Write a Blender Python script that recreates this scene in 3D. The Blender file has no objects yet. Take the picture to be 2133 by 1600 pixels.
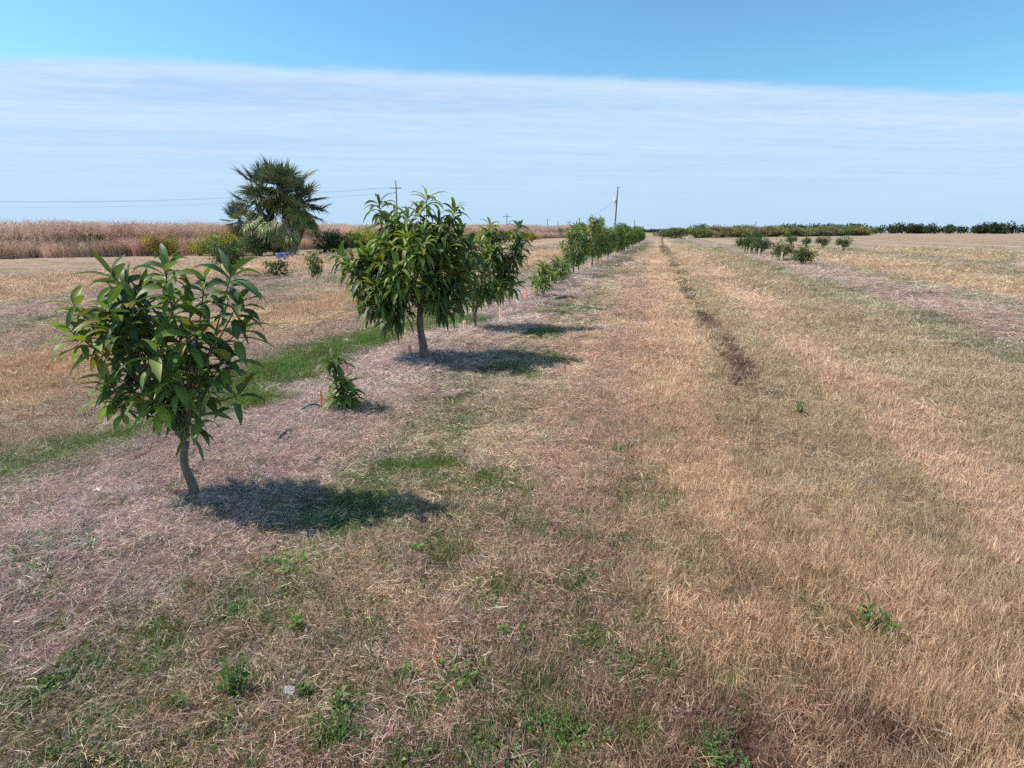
import bpy, math, random
import numpy as np
from mathutils import Vector, Matrix

# ---------------------------------------------------------------- camera, world, sun
scn = bpy.context.scene
col = scn.collection
EYE = 1.6
PITCH = math.atan(318 / 1200)
YAW = math.atan(313 / math.hypot(1200, 318))
RX, RY = math.cos(YAW), math.sin(YAW)          # to the right of the camera's heading
FX, FY = -math.sin(YAW), math.cos(YAW)         # along the camera's heading
cam_data = bpy.data.cameras.new("camera")
cam = bpy.data.objects.new("camera", cam_data)
col.objects.link(cam)
cam.location = (0, 0, EYE)
cam.rotation_euler = (math.pi / 2 - PITCH, 0, YAW)
cam_data.sensor_fit = 'HORIZONTAL'
cam_data.sensor_width = 36.0
cam_data.lens = 36.0 * 1200 / 2133
cam_data.clip_start = 0.05
cam_data.clip_end = 6000
scn.camera = cam

SUN_EL = math.radians(52)
SUN_AZ = math.atan2(-RX, -RY) + math.radians(4)   # compass angle from +Y, clockwise
sx, sy = math.sin(SUN_AZ), math.cos(SUN_AZ)
sun_data = bpy.data.lights.new("sun", 'SUN')
sun_data.energy = 5.0
sun_data.angle = math.radians(0.55)
sun_data.color = (1.0, 0.95, 0.87)
sun = bpy.data.objects.new("sun", sun_data)
col.objects.link(sun)
d = Vector((-sx * math.cos(SUN_EL), -sy * math.cos(SUN_EL), -math.sin(SUN_EL)))
sun.rotation_euler = d.to_track_quat('-Z', 'Y').to_euler()

world = bpy.data.worlds.new("World")
scn.world = world
world.use_nodes = True
wt = world.node_tree
wt.nodes.clear()


def wn(t, **k):
    n = wt.nodes.new(t)
    for a, b in k.items():
        setattr(n, a, b)
    return n


def wm(op, a, b=None, c=None):
    n = wt.nodes.new('ShaderNodeMath')
    n.operation = op
    for i, v in enumerate((a, b, c)):
        if v is None:
            continue
        if isinstance(v, (int, float)):
            n.inputs[i].default_value = v
        else:
            wt.links.new(v, n.inputs[i])
    return n.outputs[0]


sky = wn('ShaderNodeTexSky', sky_type='NISHITA')
sky.sun_disc = False
sky.sun_elevation = SUN_EL
sky.sun_rotation = SUN_AZ
sky.altitude = 10
sky.air_density = 1.0
sky.dust_density = 0.6
sky.ozone_density = 2.0
geo = wn('ShaderNodeTexCoord')
sep = wn('ShaderNodeSeparateXYZ')
wt.links.new(geo.outputs['Generated'], sep.inputs[0])
zc = wm('MAXIMUM', sep.outputs[2], 0.012)
px_ = wm('DIVIDE', sep.outputs[0], zc)
py_ = wm('DIVIDE', sep.outputs[1], zc)
# sheet of high cloud: its straight edge in the plane of the cloud layer
edge = wm('SUBTRACT', py_, wm('MULTIPLY', px_, 0.415))
comb = wn('ShaderNodeCombineXYZ')
wt.links.new(wm('ADD', wm('MULTIPLY', px_, 0.93), wm('MULTIPLY', py_, 0.38)), comb.inputs[0])
wt.links.new(wm('ADD', wm('MULTIPLY', py_, 0.93), wm('MULTIPLY', px_, -0.38)), comb.inputs[1])


def wnoise(scx, scy, detail, rough, dist=0.0):
    mp = wn('ShaderNodeMapping')
    mp.inputs['Scale'].default_value = (scx, scy, 1)
    wt.links.new(comb.outputs[0], mp.inputs[0])
    no = wn('ShaderNodeTexNoise')
    no.inputs['Scale'].default_value = 1.0
    no.inputs['Detail'].default_value = detail
    no.inputs['Roughness'].default_value = rough
    no.inputs['Distortion'].default_value = dist
    wt.links.new(mp.outputs[0], no.inputs['Vector'])
    return no.outputs['Fac']


n_edge = wnoise(0.7, 0.5, 5, 0.6)
n_long = wnoise(0.16, 1.1, 6, 0.6, 0.4)
n_fine = wnoise(2.2, 5.0, 6, 0.68, 0.7)
ed = wm('ADD', edge, wm('MULTIPLY', wm('SUBTRACT', n_edge, 0.5), 0.75))
mr = wn('ShaderNodeMapRange', interpolation_type='SMOOTHSTEP')
mr.inputs['From Min'].default_value = 4.33
mr.inputs['From Max'].default_value = 4.72
wt.links.new(ed, mr.inputs['Value'])
# density of the sheet with long streaks and small ripples
nearer = wm('DIVIDE', 5.0, wm('MAXIMUM', edge, 5.0))      # streaks melt together towards the horizon
dens = wm('ADD', wm('ADD', 0.40, wm('MULTIPLY', nearer, 0.28)), wm('MULTIPLY', nearer, wm('ADD', wm('MULTIPLY', wm('SUBTRACT', n_long, 0.5), 1.7), wm('MULTIPLY', wm('SUBTRACT', n_fine, 0.5), 1.2))))
dens_c = wn('ShaderNodeClamp')
wt.links.new(dens, dens_c.inputs[0])
wisp = wn('ShaderNodeMapRange')
wisp.inputs['From Min'].default_value = 0.60
wisp.inputs['From Max'].default_value = 0.95
wisp.inputs['To Max'].default_value = 0.35
wt.links.new(n_long, wisp.inputs['Value'])
cl = wm('ADD', wm('MULTIPLY', mr.outputs[0], dens_c.outputs[0]), wm('MULTIPLY', wm('SUBTRACT', 1.0, mr.outputs[0]), wisp.outputs[0]))
# blue of the clear sky: the Nishita sky graded to the photograph's cyan blue
grade = wn('ShaderNodeMix', data_type='RGBA', blend_type='MULTIPLY')
grade.inputs[0].default_value = 1.0
wt.links.new(sky.outputs[0], grade.inputs[6])
SKY_GRADE = (1.15, 1.74, 1.84, 1)
gz = wn('ShaderNodeMapRange')
gz.inputs['From Min'].default_value = 0.50
gz.inputs['From Max'].default_value = 0.75
wt.links.new(sep.outputs[2], gz.inputs['Value'])
gm = wn('ShaderNodeMix', data_type='RGBA')
wt.links.new(gz.outputs[0], gm.inputs[0])
gm.inputs[6].default_value = SKY_GRADE
gm.inputs[7].default_value = (0.95, 0.95, 0.80, 1)
wt.links.new(gm.outputs[2], grade.inputs[7])
# thin sheet: a veil, whiter where dense, bluer where thin and low
cc = wn('ShaderNodeMix', data_type='RGBA')
wt.links.new(dens_c.outputs[0], cc.inputs[0])
cc.inputs[6].default_value = (3.9, 6.25, 9.5, 1)
cc.inputs[7].default_value = (6.9, 8.25, 9.9, 1)
veil = wn('ShaderNodeMix', data_type='RGBA')
wt.links.new(wm('MULTIPLY', mr.outputs[0], 0.93), veil.inputs[0])
wt.links.new(grade.outputs[2], veil.inputs[6])
wt.links.new(cc.outputs[2], veil.inputs[7])
wisps = wn('ShaderNodeMix', data_type='RGBA')
wt.links.new(wm('MULTIPLY', wm('SUBTRACT', 1.0, mr.outputs[0]), wisp.outputs[0]), wisps.inputs[0])
wt.links.new(veil.outputs[2], wisps.inputs[6])
wisps.inputs[7].default_value = (6.0, 7.5, 9.6, 1)
bg = wn('ShaderNodeBackground')
bg.inputs['Strength'].default_value = 0.1
wt.links.new(wisps.outputs[2], bg.inputs['Color'])
wo = wn('ShaderNodeOutputWorld')
wt.links.new(bg.outputs[0], wo.inputs['Surface'])

scn.view_settings.view_transform = 'Standard'
scn.view_settings.look = 'None'
scn.view_settings.exposure = 0.0
scn.view_settings.gamma = 1.0
scn.view_settings.use_curve_mapping = False
scn.render.engine = 'CYCLES'
scn.cycles.max_bounces = 4
scn.cycles.use_adaptive_sampling = True
scn.cycles.adaptive_threshold = 0.03
scn.cycles.transparent_max_bounces = 8
scn.cycles.use_denoising = False

RNG = np.random.default_rng(7)
random.seed(7)


# ---------------------------------------------------------------- helpers
def tag(o, label=None, cat=None, group=None, kind=None):
    if label:
        o['label'] = label
    if cat:
        o['category'] = cat
    if group:
        o['group'] = group
    if kind:
        o['kind'] = kind
    return o


def empty(name, loc=(0, 0, 0), rz=0.0):
    o = bpy.data.objects.new(name, None)
    o.empty_display_size = 0.2
    o.location = loc
    o.rotation_euler = (0, 0, rz)
    col.objects.link(o)
    return o


def raw_mesh(name, V, Q, C=None, mat=None, smooth=True):
    V = np.asarray(V, dtype=np.float32).reshape(-1, 3)
    Q = np.asarray(Q, dtype=np.int32).reshape(-1, 4)
    me = bpy.data.meshes.new(name)
    me.vertices.add(len(V))
    me.vertices.foreach_set('co', V.ravel())
    me.loops.add(Q.size)
    me.loops.foreach_set('vertex_index', Q.ravel())
    me.polygons.add(len(Q))
    me.polygons.foreach_set('loop_start', np.arange(0, Q.size, 4, dtype=np.int32))
    me.polygons.foreach_set('loop_total', np.full(len(Q), 4, dtype=np.int32))
    me.polygons.foreach_set('use_smooth', np.full(len(Q), smooth, dtype=bool))
    if C is not None:
        a = me.attributes.new('Col', 'FLOAT_COLOR', 'POINT')
        cc_ = np.ones((len(V), 4), dtype=np.float32)
        cc_[:, :3] = np.asarray(C, dtype=np.float32).reshape(-1, 3)
        a.data.foreach_set('color', cc_.ravel())
    me.update(calc_edges=True)
    if mat:
        me.materials.append(mat)
    return me


def link(name, me, parent=None):
    o = bpy.data.objects.new(name, me)
    col.objects.link(o)
    if parent is not None:
        o.parent = parent
    return o


class MB:
    """collects quads and their colours for ONE mesh object"""

    def __init__(self):
        self.V, self.Q, self.C, self.n = [], [], [], 0

    def add(self, V, Q, C=(1, 1, 1)):
        V = np.asarray(V, dtype=np.float32).reshape(-1, 3)
        Q = np.asarray(Q, dtype=np.int64).reshape(-1, 4)
        C = np.asarray(C, dtype=np.float32)
        if C.ndim == 1:
            C = np.tile(C, (len(V), 1))
        self.V.append(V)
        self.Q.append(Q + self.n)
        self.C.append(C.reshape(-1, 3))
        self.n += len(V)
        return self

    def mesh(self, name, mat, smooth=True):
        return raw_mesh(name, np.concatenate(self.V), np.concatenate(self.Q), np.concatenate(self.C), mat, smooth)

    def build(self, name, mat, parent=None, smooth=True):
        return link(name, self.mesh(name, mat, smooth), parent)

    def tube(self, pts, rad, sides=8, C=(1, 1, 1), cap=True):
        pts = np.asarray(pts, dtype=float)
        n = len(pts)
        rad = np.broadcast_to(np.asarray(rad, dtype=float), (n,))
        tan = np.gradient(pts, axis=0)
        tan /= np.linalg.norm(tan, axis=1, keepdims=True) + 1e-9
        ref = np.array([0.0, 0, 1]) if abs(tan[0, 2]) < 0.9 else np.array([1.0, 0, 0])
        u = np.cross(tan, ref)
        u /= np.linalg.norm(u, axis=1, keepdims=True) + 1e-9
        v = np.cross(tan, u)
        a = np.linspace(0, 2 * math.pi, sides, endpoint=False)
        ring = (u[:, None, :] * np.cos(a)[None, :, None] + v[:, None, :] * np.sin(a)[None, :, None]) * rad[:, None, None] + pts[:, None, :]
        V = ring.reshape(-1, 3)
        Q = []
        for i in range(n - 1):
            for j in range(sides):
                k = (j + 1) % sides
                Q.append((i * sides + j, i * sides + k, (i + 1) * sides + k, (i + 1) * sides + j))
        if cap and sides % 2 == 0:
            for base, flip in ((0, True), ((n - 1) * sides, False)):
                for j in range(sides // 2 - 1):
                    q = (base + j, base + j + 1, base + sides - 2 - j, base + sides - 1 - j)
                    Q.append(q[::-1] if flip else q)
        return self.add(V, Q, C)

    def box(self, c, s, rot=None, C=(1, 1, 1)):
        v = np.array([(x, y, z) for x in (-.5, .5) for y in (-.5, .5) for z in (-.5, .5)]) * np.array(s)
        if rot is not None:
            v = v @ np.array(rot).T
        v = v + np.array(c)
        return self.add(v, [(0, 1, 3, 2), (4, 6, 7, 5), (0, 4, 5, 1), (2, 3, 7, 6), (0, 2, 6, 4), (1, 5, 7, 3)], C)

    def leaves(self, base, d0, length, width, droop, C, S=6, fold=0.25, rng=RNG, wave=0.0, peak=0.8):
        """lance-shaped leaves folded along the midrib, bending down towards the tip"""
        base = np.asarray(base, float)
        N = len(base)
        d0 = np.asarray(d0, float)
        d0 = d0 / (np.linalg.norm(d0, axis=1, keepdims=True) + 1e-9)
        length = np.broadcast_to(np.asarray(length, float), (N,))
        width = np.broadcast_to(np.asarray(width, float), (N,))
        droop = np.broadcast_to(np.asarray(droop, float), (N,))
        t = np.linspace(0, 1, S)
        dd = d0[:, None, :] + droop[:, None, None] * (t[None, :, None] ** 1.3) * np.array([0, 0, -1.0])
        dd /= np.linalg.norm(dd, axis=2, keepdims=True) + 1e-9
        step = length[:, None, None] / (S - 1)
        cen = base[:, None, :] + np.concatenate([np.zeros((N, 1, 3)), np.cumsum(dd[:, :-1] * step, axis=1)], axis=1)
        side = np.cross(d0, np.array([0, 0, 1.0])) + rng.normal(0, 0.28, (N, 3))
        side -= d0 * np.sum(side * d0, axis=1, keepdims=True)
        side /= np.linalg.norm(side, axis=1, keepdims=True) + 1e-9
        nor = np.cross(side[:, None, :], dd)
        nor /= np.linalg.norm(nor, axis=2, keepdims=True) + 1e-9
        prof = np.sin(math.pi * np.clip(t, 0, 1) ** peak) * 0.94 + 0.06
        prof[-1] = 0.05
        w = width[:, None] * 0.5 * prof[None, :]
        wv = wave * np.sin(t * 9 + 1)[None, :, None] * w[..., None] * nor
        up = nor * (w * fold)[..., None]
        L = cen - side[:, None, :] * w[..., None] + up + wv
        R = cen + side[:, None, :] * w[..., None] + up - wv
        V = np.stack([L, cen, R], axis=2).reshape(-1, 3)
        idx = np.arange(N * S * 3).reshape(N, S, 3)
        q1 = np.stack([idx[:, :-1, 0], idx[:, :-1, 1], idx[:, 1:, 1], idx[:, 1:, 0]], axis=-1).reshape(-1, 4)
        q2 = np.stack([idx[:, :-1, 1], idx[:, :-1, 2], idx[:, 1:, 2], idx[:, 1:, 1]], axis=-1).reshape(-1, 4)
        C = np.asarray(C, float)
        if C.ndim == 1:
            C = np.tile(C, (N, 1))
        CC = np.repeat(C[:, None, :], S * 3, axis=1).reshape(N, S, 3, 3).copy()
        CC[:, :, 1, :] *= 1.25          # paler midrib
        return self.add(V, np.concatenate([q1, q2]), CC.reshape(-1, 3))

    def blades(self, base, d0, length, width, droop, C, S=4, rng=RNG):
        """narrow ribbons: grass, straw, palm segments"""
        base = np.asarray(base, float)
        N = len(base)
        d0 = np.asarray(d0, float)
        d0 = d0 / (np.linalg.norm(d0, axis=1, keepdims=True) + 1e-9)
        length = np.broadcast_to(np.asarray(length, float), (N,))
        width = np.broadcast_to(np.asarray(width, float), (N,))
        droop = np.asarray(droop, float)
        if droop.ndim < 2:
            droop = np.broadcast_to(droop, (N,))[:, None] * np.array([[0, 0, -1.0]])
        t = np.linspace(0, 1, S)
        dd = d0[:, None, :] + droop[:, None, :] * (t[None, :, None] ** 1.2)
        dd /= np.linalg.norm(dd, axis=2, keepdims=True) + 1e-9
        cen = base[:, None, :] + np.concatenate([np.zeros((N, 1, 3)), np.cumsum(dd[:, :-1] * (length[:, None, None] / (S - 1)), axis=1)], axis=1)
        side = np.cross(d0, rng.normal(0, 1, (N, 3)))
        side /= np.linalg.norm(side, axis=1, keepdims=True) + 1e-9
        prof = np.linspace(1, 0.25, S) if S < 5 else np.sin(math.pi * (t * 0.8 + 0.17)) + 0.05
        w = width[:, None] * 0.5 * prof[None, :]
        V = np.stack([cen - side[:, None, :] * w[..., None], cen + side[:, None, :] * w[..., None]], axis=2).reshape(-1, 3)
        idx = np.arange(N * S * 2).reshape(N, S, 2)
        q = np.stack([idx[:, :-1, 0], idx[:, :-1, 1], idx[:, 1:, 1], idx[:, 1:, 0]], axis=-1).reshape(-1, 4)
        C = np.asarray(C, float)
        if C.ndim == 1:
            C = np.tile(C, (N, 1))
        CC = np.repeat(C, S * 2, axis=0)
        return self.add(V, q, CC)


def vnoise(x, y, seed=0):
    x = np.asarray(x, float)
    y = np.asarray(y, float)
    xi = np.floor(x).astype(np.int64)
    yi = np.floor(y).astype(np.int64)
    fx = x - xi
    fy = y - yi
    fx = fx * fx * (3 - 2 * fx)
    fy = fy * fy * (3 - 2 * fy)

    def h(a, b):
        n = (a * 374761393 + b * 668265263 + seed * 974634777) & 0x7fffffff
        n = ((n ^ (n >> 13)) * 1274126177) & 0x7fffffff
        return ((n ^ (n >> 16)) & 0xffff) / 65535.0
    return (h(xi, yi) * (1 - fx) + h(xi + 1, yi) * fx) * (1 - fy) + (h(xi, yi + 1) * (1 - fx) + h(xi + 1, yi + 1) * fx) * fy


def fbm(x, y, seed=0, o=3):
    s = 0
    a = 0.5
    t = 0
    for k in range(o):
        s = s + a * vnoise(x * 2 ** k + 13.1 * k, y * 2 ** k - 7.7 * k, seed + k)
        t += a
        a *= 0.5
    return s / t


# ---------------------------------------------------------------- materials
def mat_base(name):
    m = bpy.data.materials.new(name)
    m.use_nodes = True
    nt = m.node_tree
    return m, nt, nt.nodes['Principled BSDF']


def nd(nt, t, **k):
    n = nt.nodes.new(t)
    for a, b in k.items():
        setattr(n, a, b)
    return n


def mul(nt, a, b, fac=1.0, blend='MULTIPLY'):
    n = nt.nodes.new('ShaderNodeMix')
    n.data_type = 'RGBA'
    n.blend_type = blend
    n.inputs[0].default_value = fac
    for i, v in ((6, a), (7, b)):
        if isinstance(v, tuple):
            n.inputs[i].default_value = v + (1,) if len(v) == 3 else v
        else:
            nt.links.new(v, n.inputs[i])
    return n.outputs[2]


def noise_ramp(nt, scale, c0, c1, detail=3, lo=0.3, hi=0.7, coord='Object'):
    tc = nd(nt, 'ShaderNodeTexCoord')
    no = nd(nt, 'ShaderNodeTexNoise')
    no.inputs['Scale'].default_value = scale
    no.inputs['Detail'].default_value = detail
    nt.links.new(tc.outputs[coord], no.inputs['Vector'])
    r = nd(nt, 'ShaderNodeValToRGB')
    r.color_ramp.elements[0].position = lo
    r.color_ramp.elements[1].position = hi
    r.color_ramp.elements[0].color = c0 + (1,)
    r.color_ramp.elements[1].color = c1 + (1,)
    nt.links.new(no.outputs['Fac'], r.inputs[0])
    return r.outputs[0], no.outputs['Fac']


def leaf_mat(name, rough=0.45, trans=0.3, spec=0.5, tcol=(1.25, 1.35, 0.6), instanced=False):
    """foliage: colour from the mesh, part of the light passes through"""
    m, nt, p = mat_base(name)
    at = nd(nt, 'ShaderNodeAttribute', attribute_name='Col')
    c = at.outputs['Color']
    if instanced:
        ti = nd(nt, 'ShaderNodeAttribute', attribute_name='tint', attribute_type='INSTANCER')
        c = mul(nt, c, ti.outputs['Color'])
    ns, _ = noise_ramp(nt, 7.0, (0.82, 0.82, 0.82), (1.15, 1.15, 1.1))
    c = mul(nt, c, ns)
    nt.links.new(c, p.inputs['Base Color'])
    p.inputs['Roughness'].default_value = rough
    p.inputs['Specular IOR Level'].default_value = spec
    out = nt.nodes['Material Output']
    if trans > 0:
        tr = nd(nt, 'ShaderNodeBsdfTranslucent')
        nt.links.new(mul(nt, c, tcol), tr.inputs['Color'])
        mx = nd(nt, 'ShaderNodeMixShader')
        mx.inputs[0].default_value = trans
        nt.links.new(p.outputs[0], mx.inputs[1])
        nt.links.new(tr.outputs[0], mx.inputs[2])
        nt.links.new(mx.outputs[0], out.inputs['Surface'])
    return m


def plain_mat(name, color, rough=0.7, nscale=12.0, var=0.25, metal=0.0, bump=0.0, spec=0.4, usecol=False, stretch=None):
    m, nt, p = mat_base(name)
    tc = nd(nt, 'ShaderNodeTexCoord')
    mp = nd(nt, 'ShaderNodeMapping')
    mp.inputs['Scale'].default_value = stretch or (1, 1, 1)
    nt.links.new(tc.outputs['Object'], mp.inputs[0])
    no = nd(nt, 'ShaderNodeTexNoise')
    no.inputs['Scale'].default_value = nscale
    no.inputs['Detail'].default_value = 5
    nt.links.new(mp.outputs[0], no.inputs['Vector'])
    r = nd(nt, 'ShaderNodeValToRGB')
    r.color_ramp.elements[0].position = 0.3
    r.color_ramp.elements[1].position = 0.7
    r.color_ramp.elements[0].color = tuple(max(0, v * (1 - var)) for v in color) + (1,)
    r.color_ramp.elements[1].color = tuple(min(1, v * (1 + var)) for v in color) + (1,)
    nt.links.new(no.outputs['Fac'], r.inputs[0])
    c = r.outputs[0]
    if usecol:
        at = nd(nt, 'ShaderNodeAttribute', attribute_name='Col')
        c = mul(nt, c, at.outputs['Color'])
    nt.links.new(c, p.inputs['Base Color'])
    p.inputs['Roughness'].default_value = rough
    p.inputs['Metallic'].default_value = metal
    p.inputs['Specular IOR Level'].default_value = spec
    if bump > 0:
        b = nd(nt, 'ShaderNodeBump')
        b.inputs['Strength'].default_value = 1.0
        b.inputs['Distance'].default_value = bump
        nt.links.new(no.outputs['Fac'], b.inputs['Height'])
        nt.links.new(b.outputs[0], p.inputs['Normal'])
    return m


M_leaf = leaf_mat('mango_leaf', 0.48, 0.30, 0.38)
M_shrub = leaf_mat('shrub_leaf', 0.6, 0.3, 0.3)
M_palm = leaf_mat('palm_leaf', 0.45, 0.15, 0.5, (1.2, 1.25, 0.7))
M_straw = leaf_mat('straw', 0.75, 0.2, 0.25, (1.03, 1.0, 0.93), instanced=True)
M_green = leaf_mat('green_blade', 0.55, 0.35, 0.35, (1.3, 1.4, 0.6), instanced=True)
M_reed = leaf_mat('reed', 0.8, 0.25, 0.2, (1.1, 1.0, 0.9), instanced=True)
M_bark = plain_mat('mango_bark', (0.21, 0.155, 0.13), 0.85, 30, 0.45, bump=0.006, stretch=(1, 1, 0.35))
M_twig = plain_mat('twig_bark', (0.17, 0.15, 0.09), 0.8, 25, 0.3)
M_stem = plain_mat('green_stem', (0.14, 0.13, 0.06), 0.7, 25, 0.3)
M_palmbark = plain_mat('palm_boot', (0.10, 0.078, 0.06), 0.9, 9, 0.5, bump=0.05, stretch=(1, 1, 2.0))
M_pole = plain_mat('pole_wood', (0.20, 0.175, 0.16), 0.85, 6, 0.3, bump=0.004, stretch=(4, 4, 0.3))
M_metal = plain_mat('galvanised', (0.55, 0.57, 0.6), 0.5, 8, 0.1, metal=0.3)
M_wire = plain_mat('wire', (0.12, 0.12, 0.13), 0.6, 4, 0.1)
M_orange = plain_mat('orange_plastic', (0.92, 0.28, 0.15), 0.5, 14, 0.18)
M_pink = plain_mat('faded_pink_plastic', (0.85, 0.33, 0.26), 0.55, 14, 0.2)
M_salmon = plain_mat('salmon_plastic', (0.92, 0.50, 0.34), 0.6, 14, 0.2)
M_white = plain_mat('white_plastic', (0.78, 0.77, 0.74), 0.5, 9, 0.12)
M_hose = plain_mat('dark_hose', (0.035, 0.05, 0.085), 0.4, 20, 0.3, spec=0.5)
M_blue = plain_mat('blue_plastic', (0.03, 0.11, 0.46), 0.45, 6, 0.25)
M_bluepale = plain_mat('pale_blue_plastic', (0.38, 0.55, 0.78), 0.5, 6, 0.15)
M_red = plain_mat('red_plastic', (0.33, 0.02, 0.03), 0.5, 8, 0.3)
M_pipe = plain_mat('weathered_pipe', (0.55, 0.53, 0.50), 0.6, 9, 0.15)
M_rock = plain_mat('limestone', (0.50, 0.47, 0.45), 0.9, 22, 0.35, bump=0.012)
M_wood = plain_mat('stake_wood', (0.52, 0.42, 0.28), 0.8, 20, 0.2, stretch=(3, 3, 0.5))

# ---------------------------------------------------------------- the field: zones of colour and growth
ROW = -2.9
#      X      r     g     b    straw upright green
ZT = np.array([
    (-21.0, .50, .34, .22, .3, .7, .02), (-14.6, .52, .36, .23, .3, .7, .04), (-13.9, .36, .29, .18, .4, .4, .35),
    (-13.1, .40, .31, .26, 1., .1, .10), (-11.4, .40, .31, .26, 1., .1, .10), (-10.7, .32, .28, .17, .5, .4, .40),
    (-9.8, .42, .31, .20, .5, .6, .14), (-8.6, .44, .32, .22, .4, .7, .06), (-7.7, .53, .36, .21, .2, .9, .02),
    (-6.6, .53, .36, .21, .2, .9, .03), (-5.6, .43, .31, .21, .4, .6, .08), (-4.9, .40, .29, .20, .5, .5, .14),
    (-4.4, .32, .28, .16, .5, .5, .72), (-4.0, .34, .28, .19, .8, .2, .45), (-3.75, .43, .345, .30, 1., .0, .02),
    (-2.9, .43, .345, .31, 1., .0, .02), (-2.2, .43, .34, .29, 1., .0, .03), (-1.95, .38, .29, .21, .9, .1, .26),
    (-1.5, .37, .285, .19, .8, .15, .36), (-1.1, .40, .29, .20, .9, .2, .20), (-.6, .385, .265, .19, .7, .45, .09),
    (-.25, .42, .29, .20, .4, .7, .04), (0., .55, .375, .23, .2, .9, .01), (.5, .56, .385, .235, .2, .9, .01),
    (.72, .47, .33, .20, .2, .9, .03), (.9, .42, .31, .19, .3, .7, .08), (1.06, .44, .32, .19, .2, .9, .05),
    (1.45, .44, .325, .19, .2, .9, .08), (1.75, .56, .39, .25, .2, .9, .01), (2.25, .57, .395, .25, .2, .9, .01),
    (2.6, .44, .32, .19, .3, .8, .08), (3.9, .42, .305, .19, .3, .8, .10), (4.4, .33, .275, .16, .5, .5, .45),
    (4.95, .35, .28, .17, .5, .5, .40), (5.4, .40, .31, .26, 1., .0, .05), (6.9, .40, .31, .26, 1., .0, .05),
    (7.3, .32, .28, .17, .5, .5, .50), (7.9, .38, .29, .20, .6, .4, .15), (9.0, .54, .375, .23, .2, .9, .02),
])
# green clumps and pale sand seen at particular spots: x, y, radius x, radius y, strength
ZT[:, 1] *= 1.12
ZT[:, 2] *= 1.12
ZT[:, 3] *= 1.16
_m = ZT[:, 4] > .95
ZT[:, 1:4] *= np.where(_m[:, None], np.array([.98, .99, 1.0]), np.array([.98, 1.06, 1.20]))
ZT[:, 1:4] *= np.where(((ZT[:, 0] > -2.1) & (ZT[:, 0] < -.2))[:, None], np.array([1.15, 1.13, 1.08]), 1.0)
GREEN = [(-3.75, 4.54, .30, .22, 1.6), (-4.3, 4.9, .3, .3, .5), (-1.68, 6.45, .20, .16, 1.6), (-1.6, 7.1, .55, .35, .9), (-3.5, 9.7, .50, .75, 1.6), (-4.2, 6.2, .45, 1.7, 1.5), (-4.0, 8.0, .38, 1.2, 1.4),
         (-4.2, 8.4, .30, .7, .9), (-1.66, 8.87, .26, .30, 1.6), (-2.0, 6.0, .30, .35, 1.0), (-1.60, 3.50, .42, .40, 1.15), (-1.75, 4.5, .36, .5, .95), (-.95, 3.45, .22, .3, .7), (-1.9, 5.2, .3, .3, .9),
         (-2.25, 26.2, .45, 2.0, 1.1), (-2.2, 21.5, .4, 1.5, .8), (-1.9, 12.5, .55, 1.3, 1.2), (-1.9, 16.5, .4, 1.5, .9), (-4.1, 13., .5, 3.0, 1.2), (-3.9, 21.5, .45, 3.0, 1.2), (-1.7, 2.85, .4, .28, .8),
         (-2.05, 2.6, .3, .2, .4), (-1.2, 1.9, .35, .15, .3), (-.5, 1.9, .25, .25, .4), (-1.7, 2.0, .22, .16, .8), (.75, 2.5, .12, .12, .5), (4.6, 27, .5, 4.0, .7), (4.5, 34, .5, 5., .8),
         (-2.4, 50, .4, 8, .6), (2.5, 95, 1.5, 12, .9), (-1.8, 85, .8, 10, .7), (-2.0, 36, .4, 3, .8)]
SAND = [(-3.62, 4.15, .20, .10, 1.), (-1.81, 2.49, .13, .05, 1.), (-.97, 1.76, .07, .03, .9), (-2.0, 8.45, .22, .10, .6), (-3.45, 6.2, .14, .08, .5),
        (-.93, 1.40, .06, .03, .7), (-.82, 2.5, .05, .03, .7), (-2.35, 3.12, .1, .04, .5), (.14, 2.35, .09, .04, .4), (-2.9, 5.75, .12, .06, .5), (-11.9, 17.5, .5, .15, .5),
        (-1.95, 2.05, .18, .05, .45), (-1.45, 1.95, .1, .03, .4)]
# reddish or dark bare places
DARK = [(.88, 10.4, .15, .55, .7), (.95, 8.6, .12, .5, .35), (1.1, 6.1, .12, .20, .8), (-.12, 1.5, .34, .18, .75), (.35, 1.75, .35, .16, .6),
        (-.3, 2.2, .2, .12, .4), (-1.62, 1.72, .12, .05, .6), (.55, 2.0, .2, .12, .5), (.45, 1.5, .45, .2, .9), (.75, 1.8, .28, .16, .7), (.0, 1.9, .2, .1, .5), (.5, 2.6, .12, .1, .5), (.3, 3.0, .1, .08, .5), (-.1, 3.5, .3, .25, .35), (.7, 3.3, .16, .2, .4), (-3.0, 2.9, .5, .4, .25),
        (.55, 4.7, .25, .3, .3), (-.5, 1.25, .5, .12, .4)]


SAND = [(a, b, rx * 1.4, ry * 1.5, k * 1.1) for (a, b, rx, ry, k) in SAND]


def spots(x, y, L):
    s = np.zeros_like(x)
    for (a, b, rx, ry, k) in L:
        q = ((x - a) / rx) ** 2 + ((y - b) / ry) ** 2
        s = np.maximum(s, k * np.exp(-q * 0.9))
    return s


def rut_x(y):
    y = np.asarray(y, float)
    return np.interp(y, [0, 5.9, 8.7, 10.5, 15, 19.4, 27, 44, 64, 100], [1.08, 1.0, .97, .88, .81, .78, .70, .42, .25, .1]) + .22 * (fbm(y * .35, y * 0 + 3, 14, 3) - .5)


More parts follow.
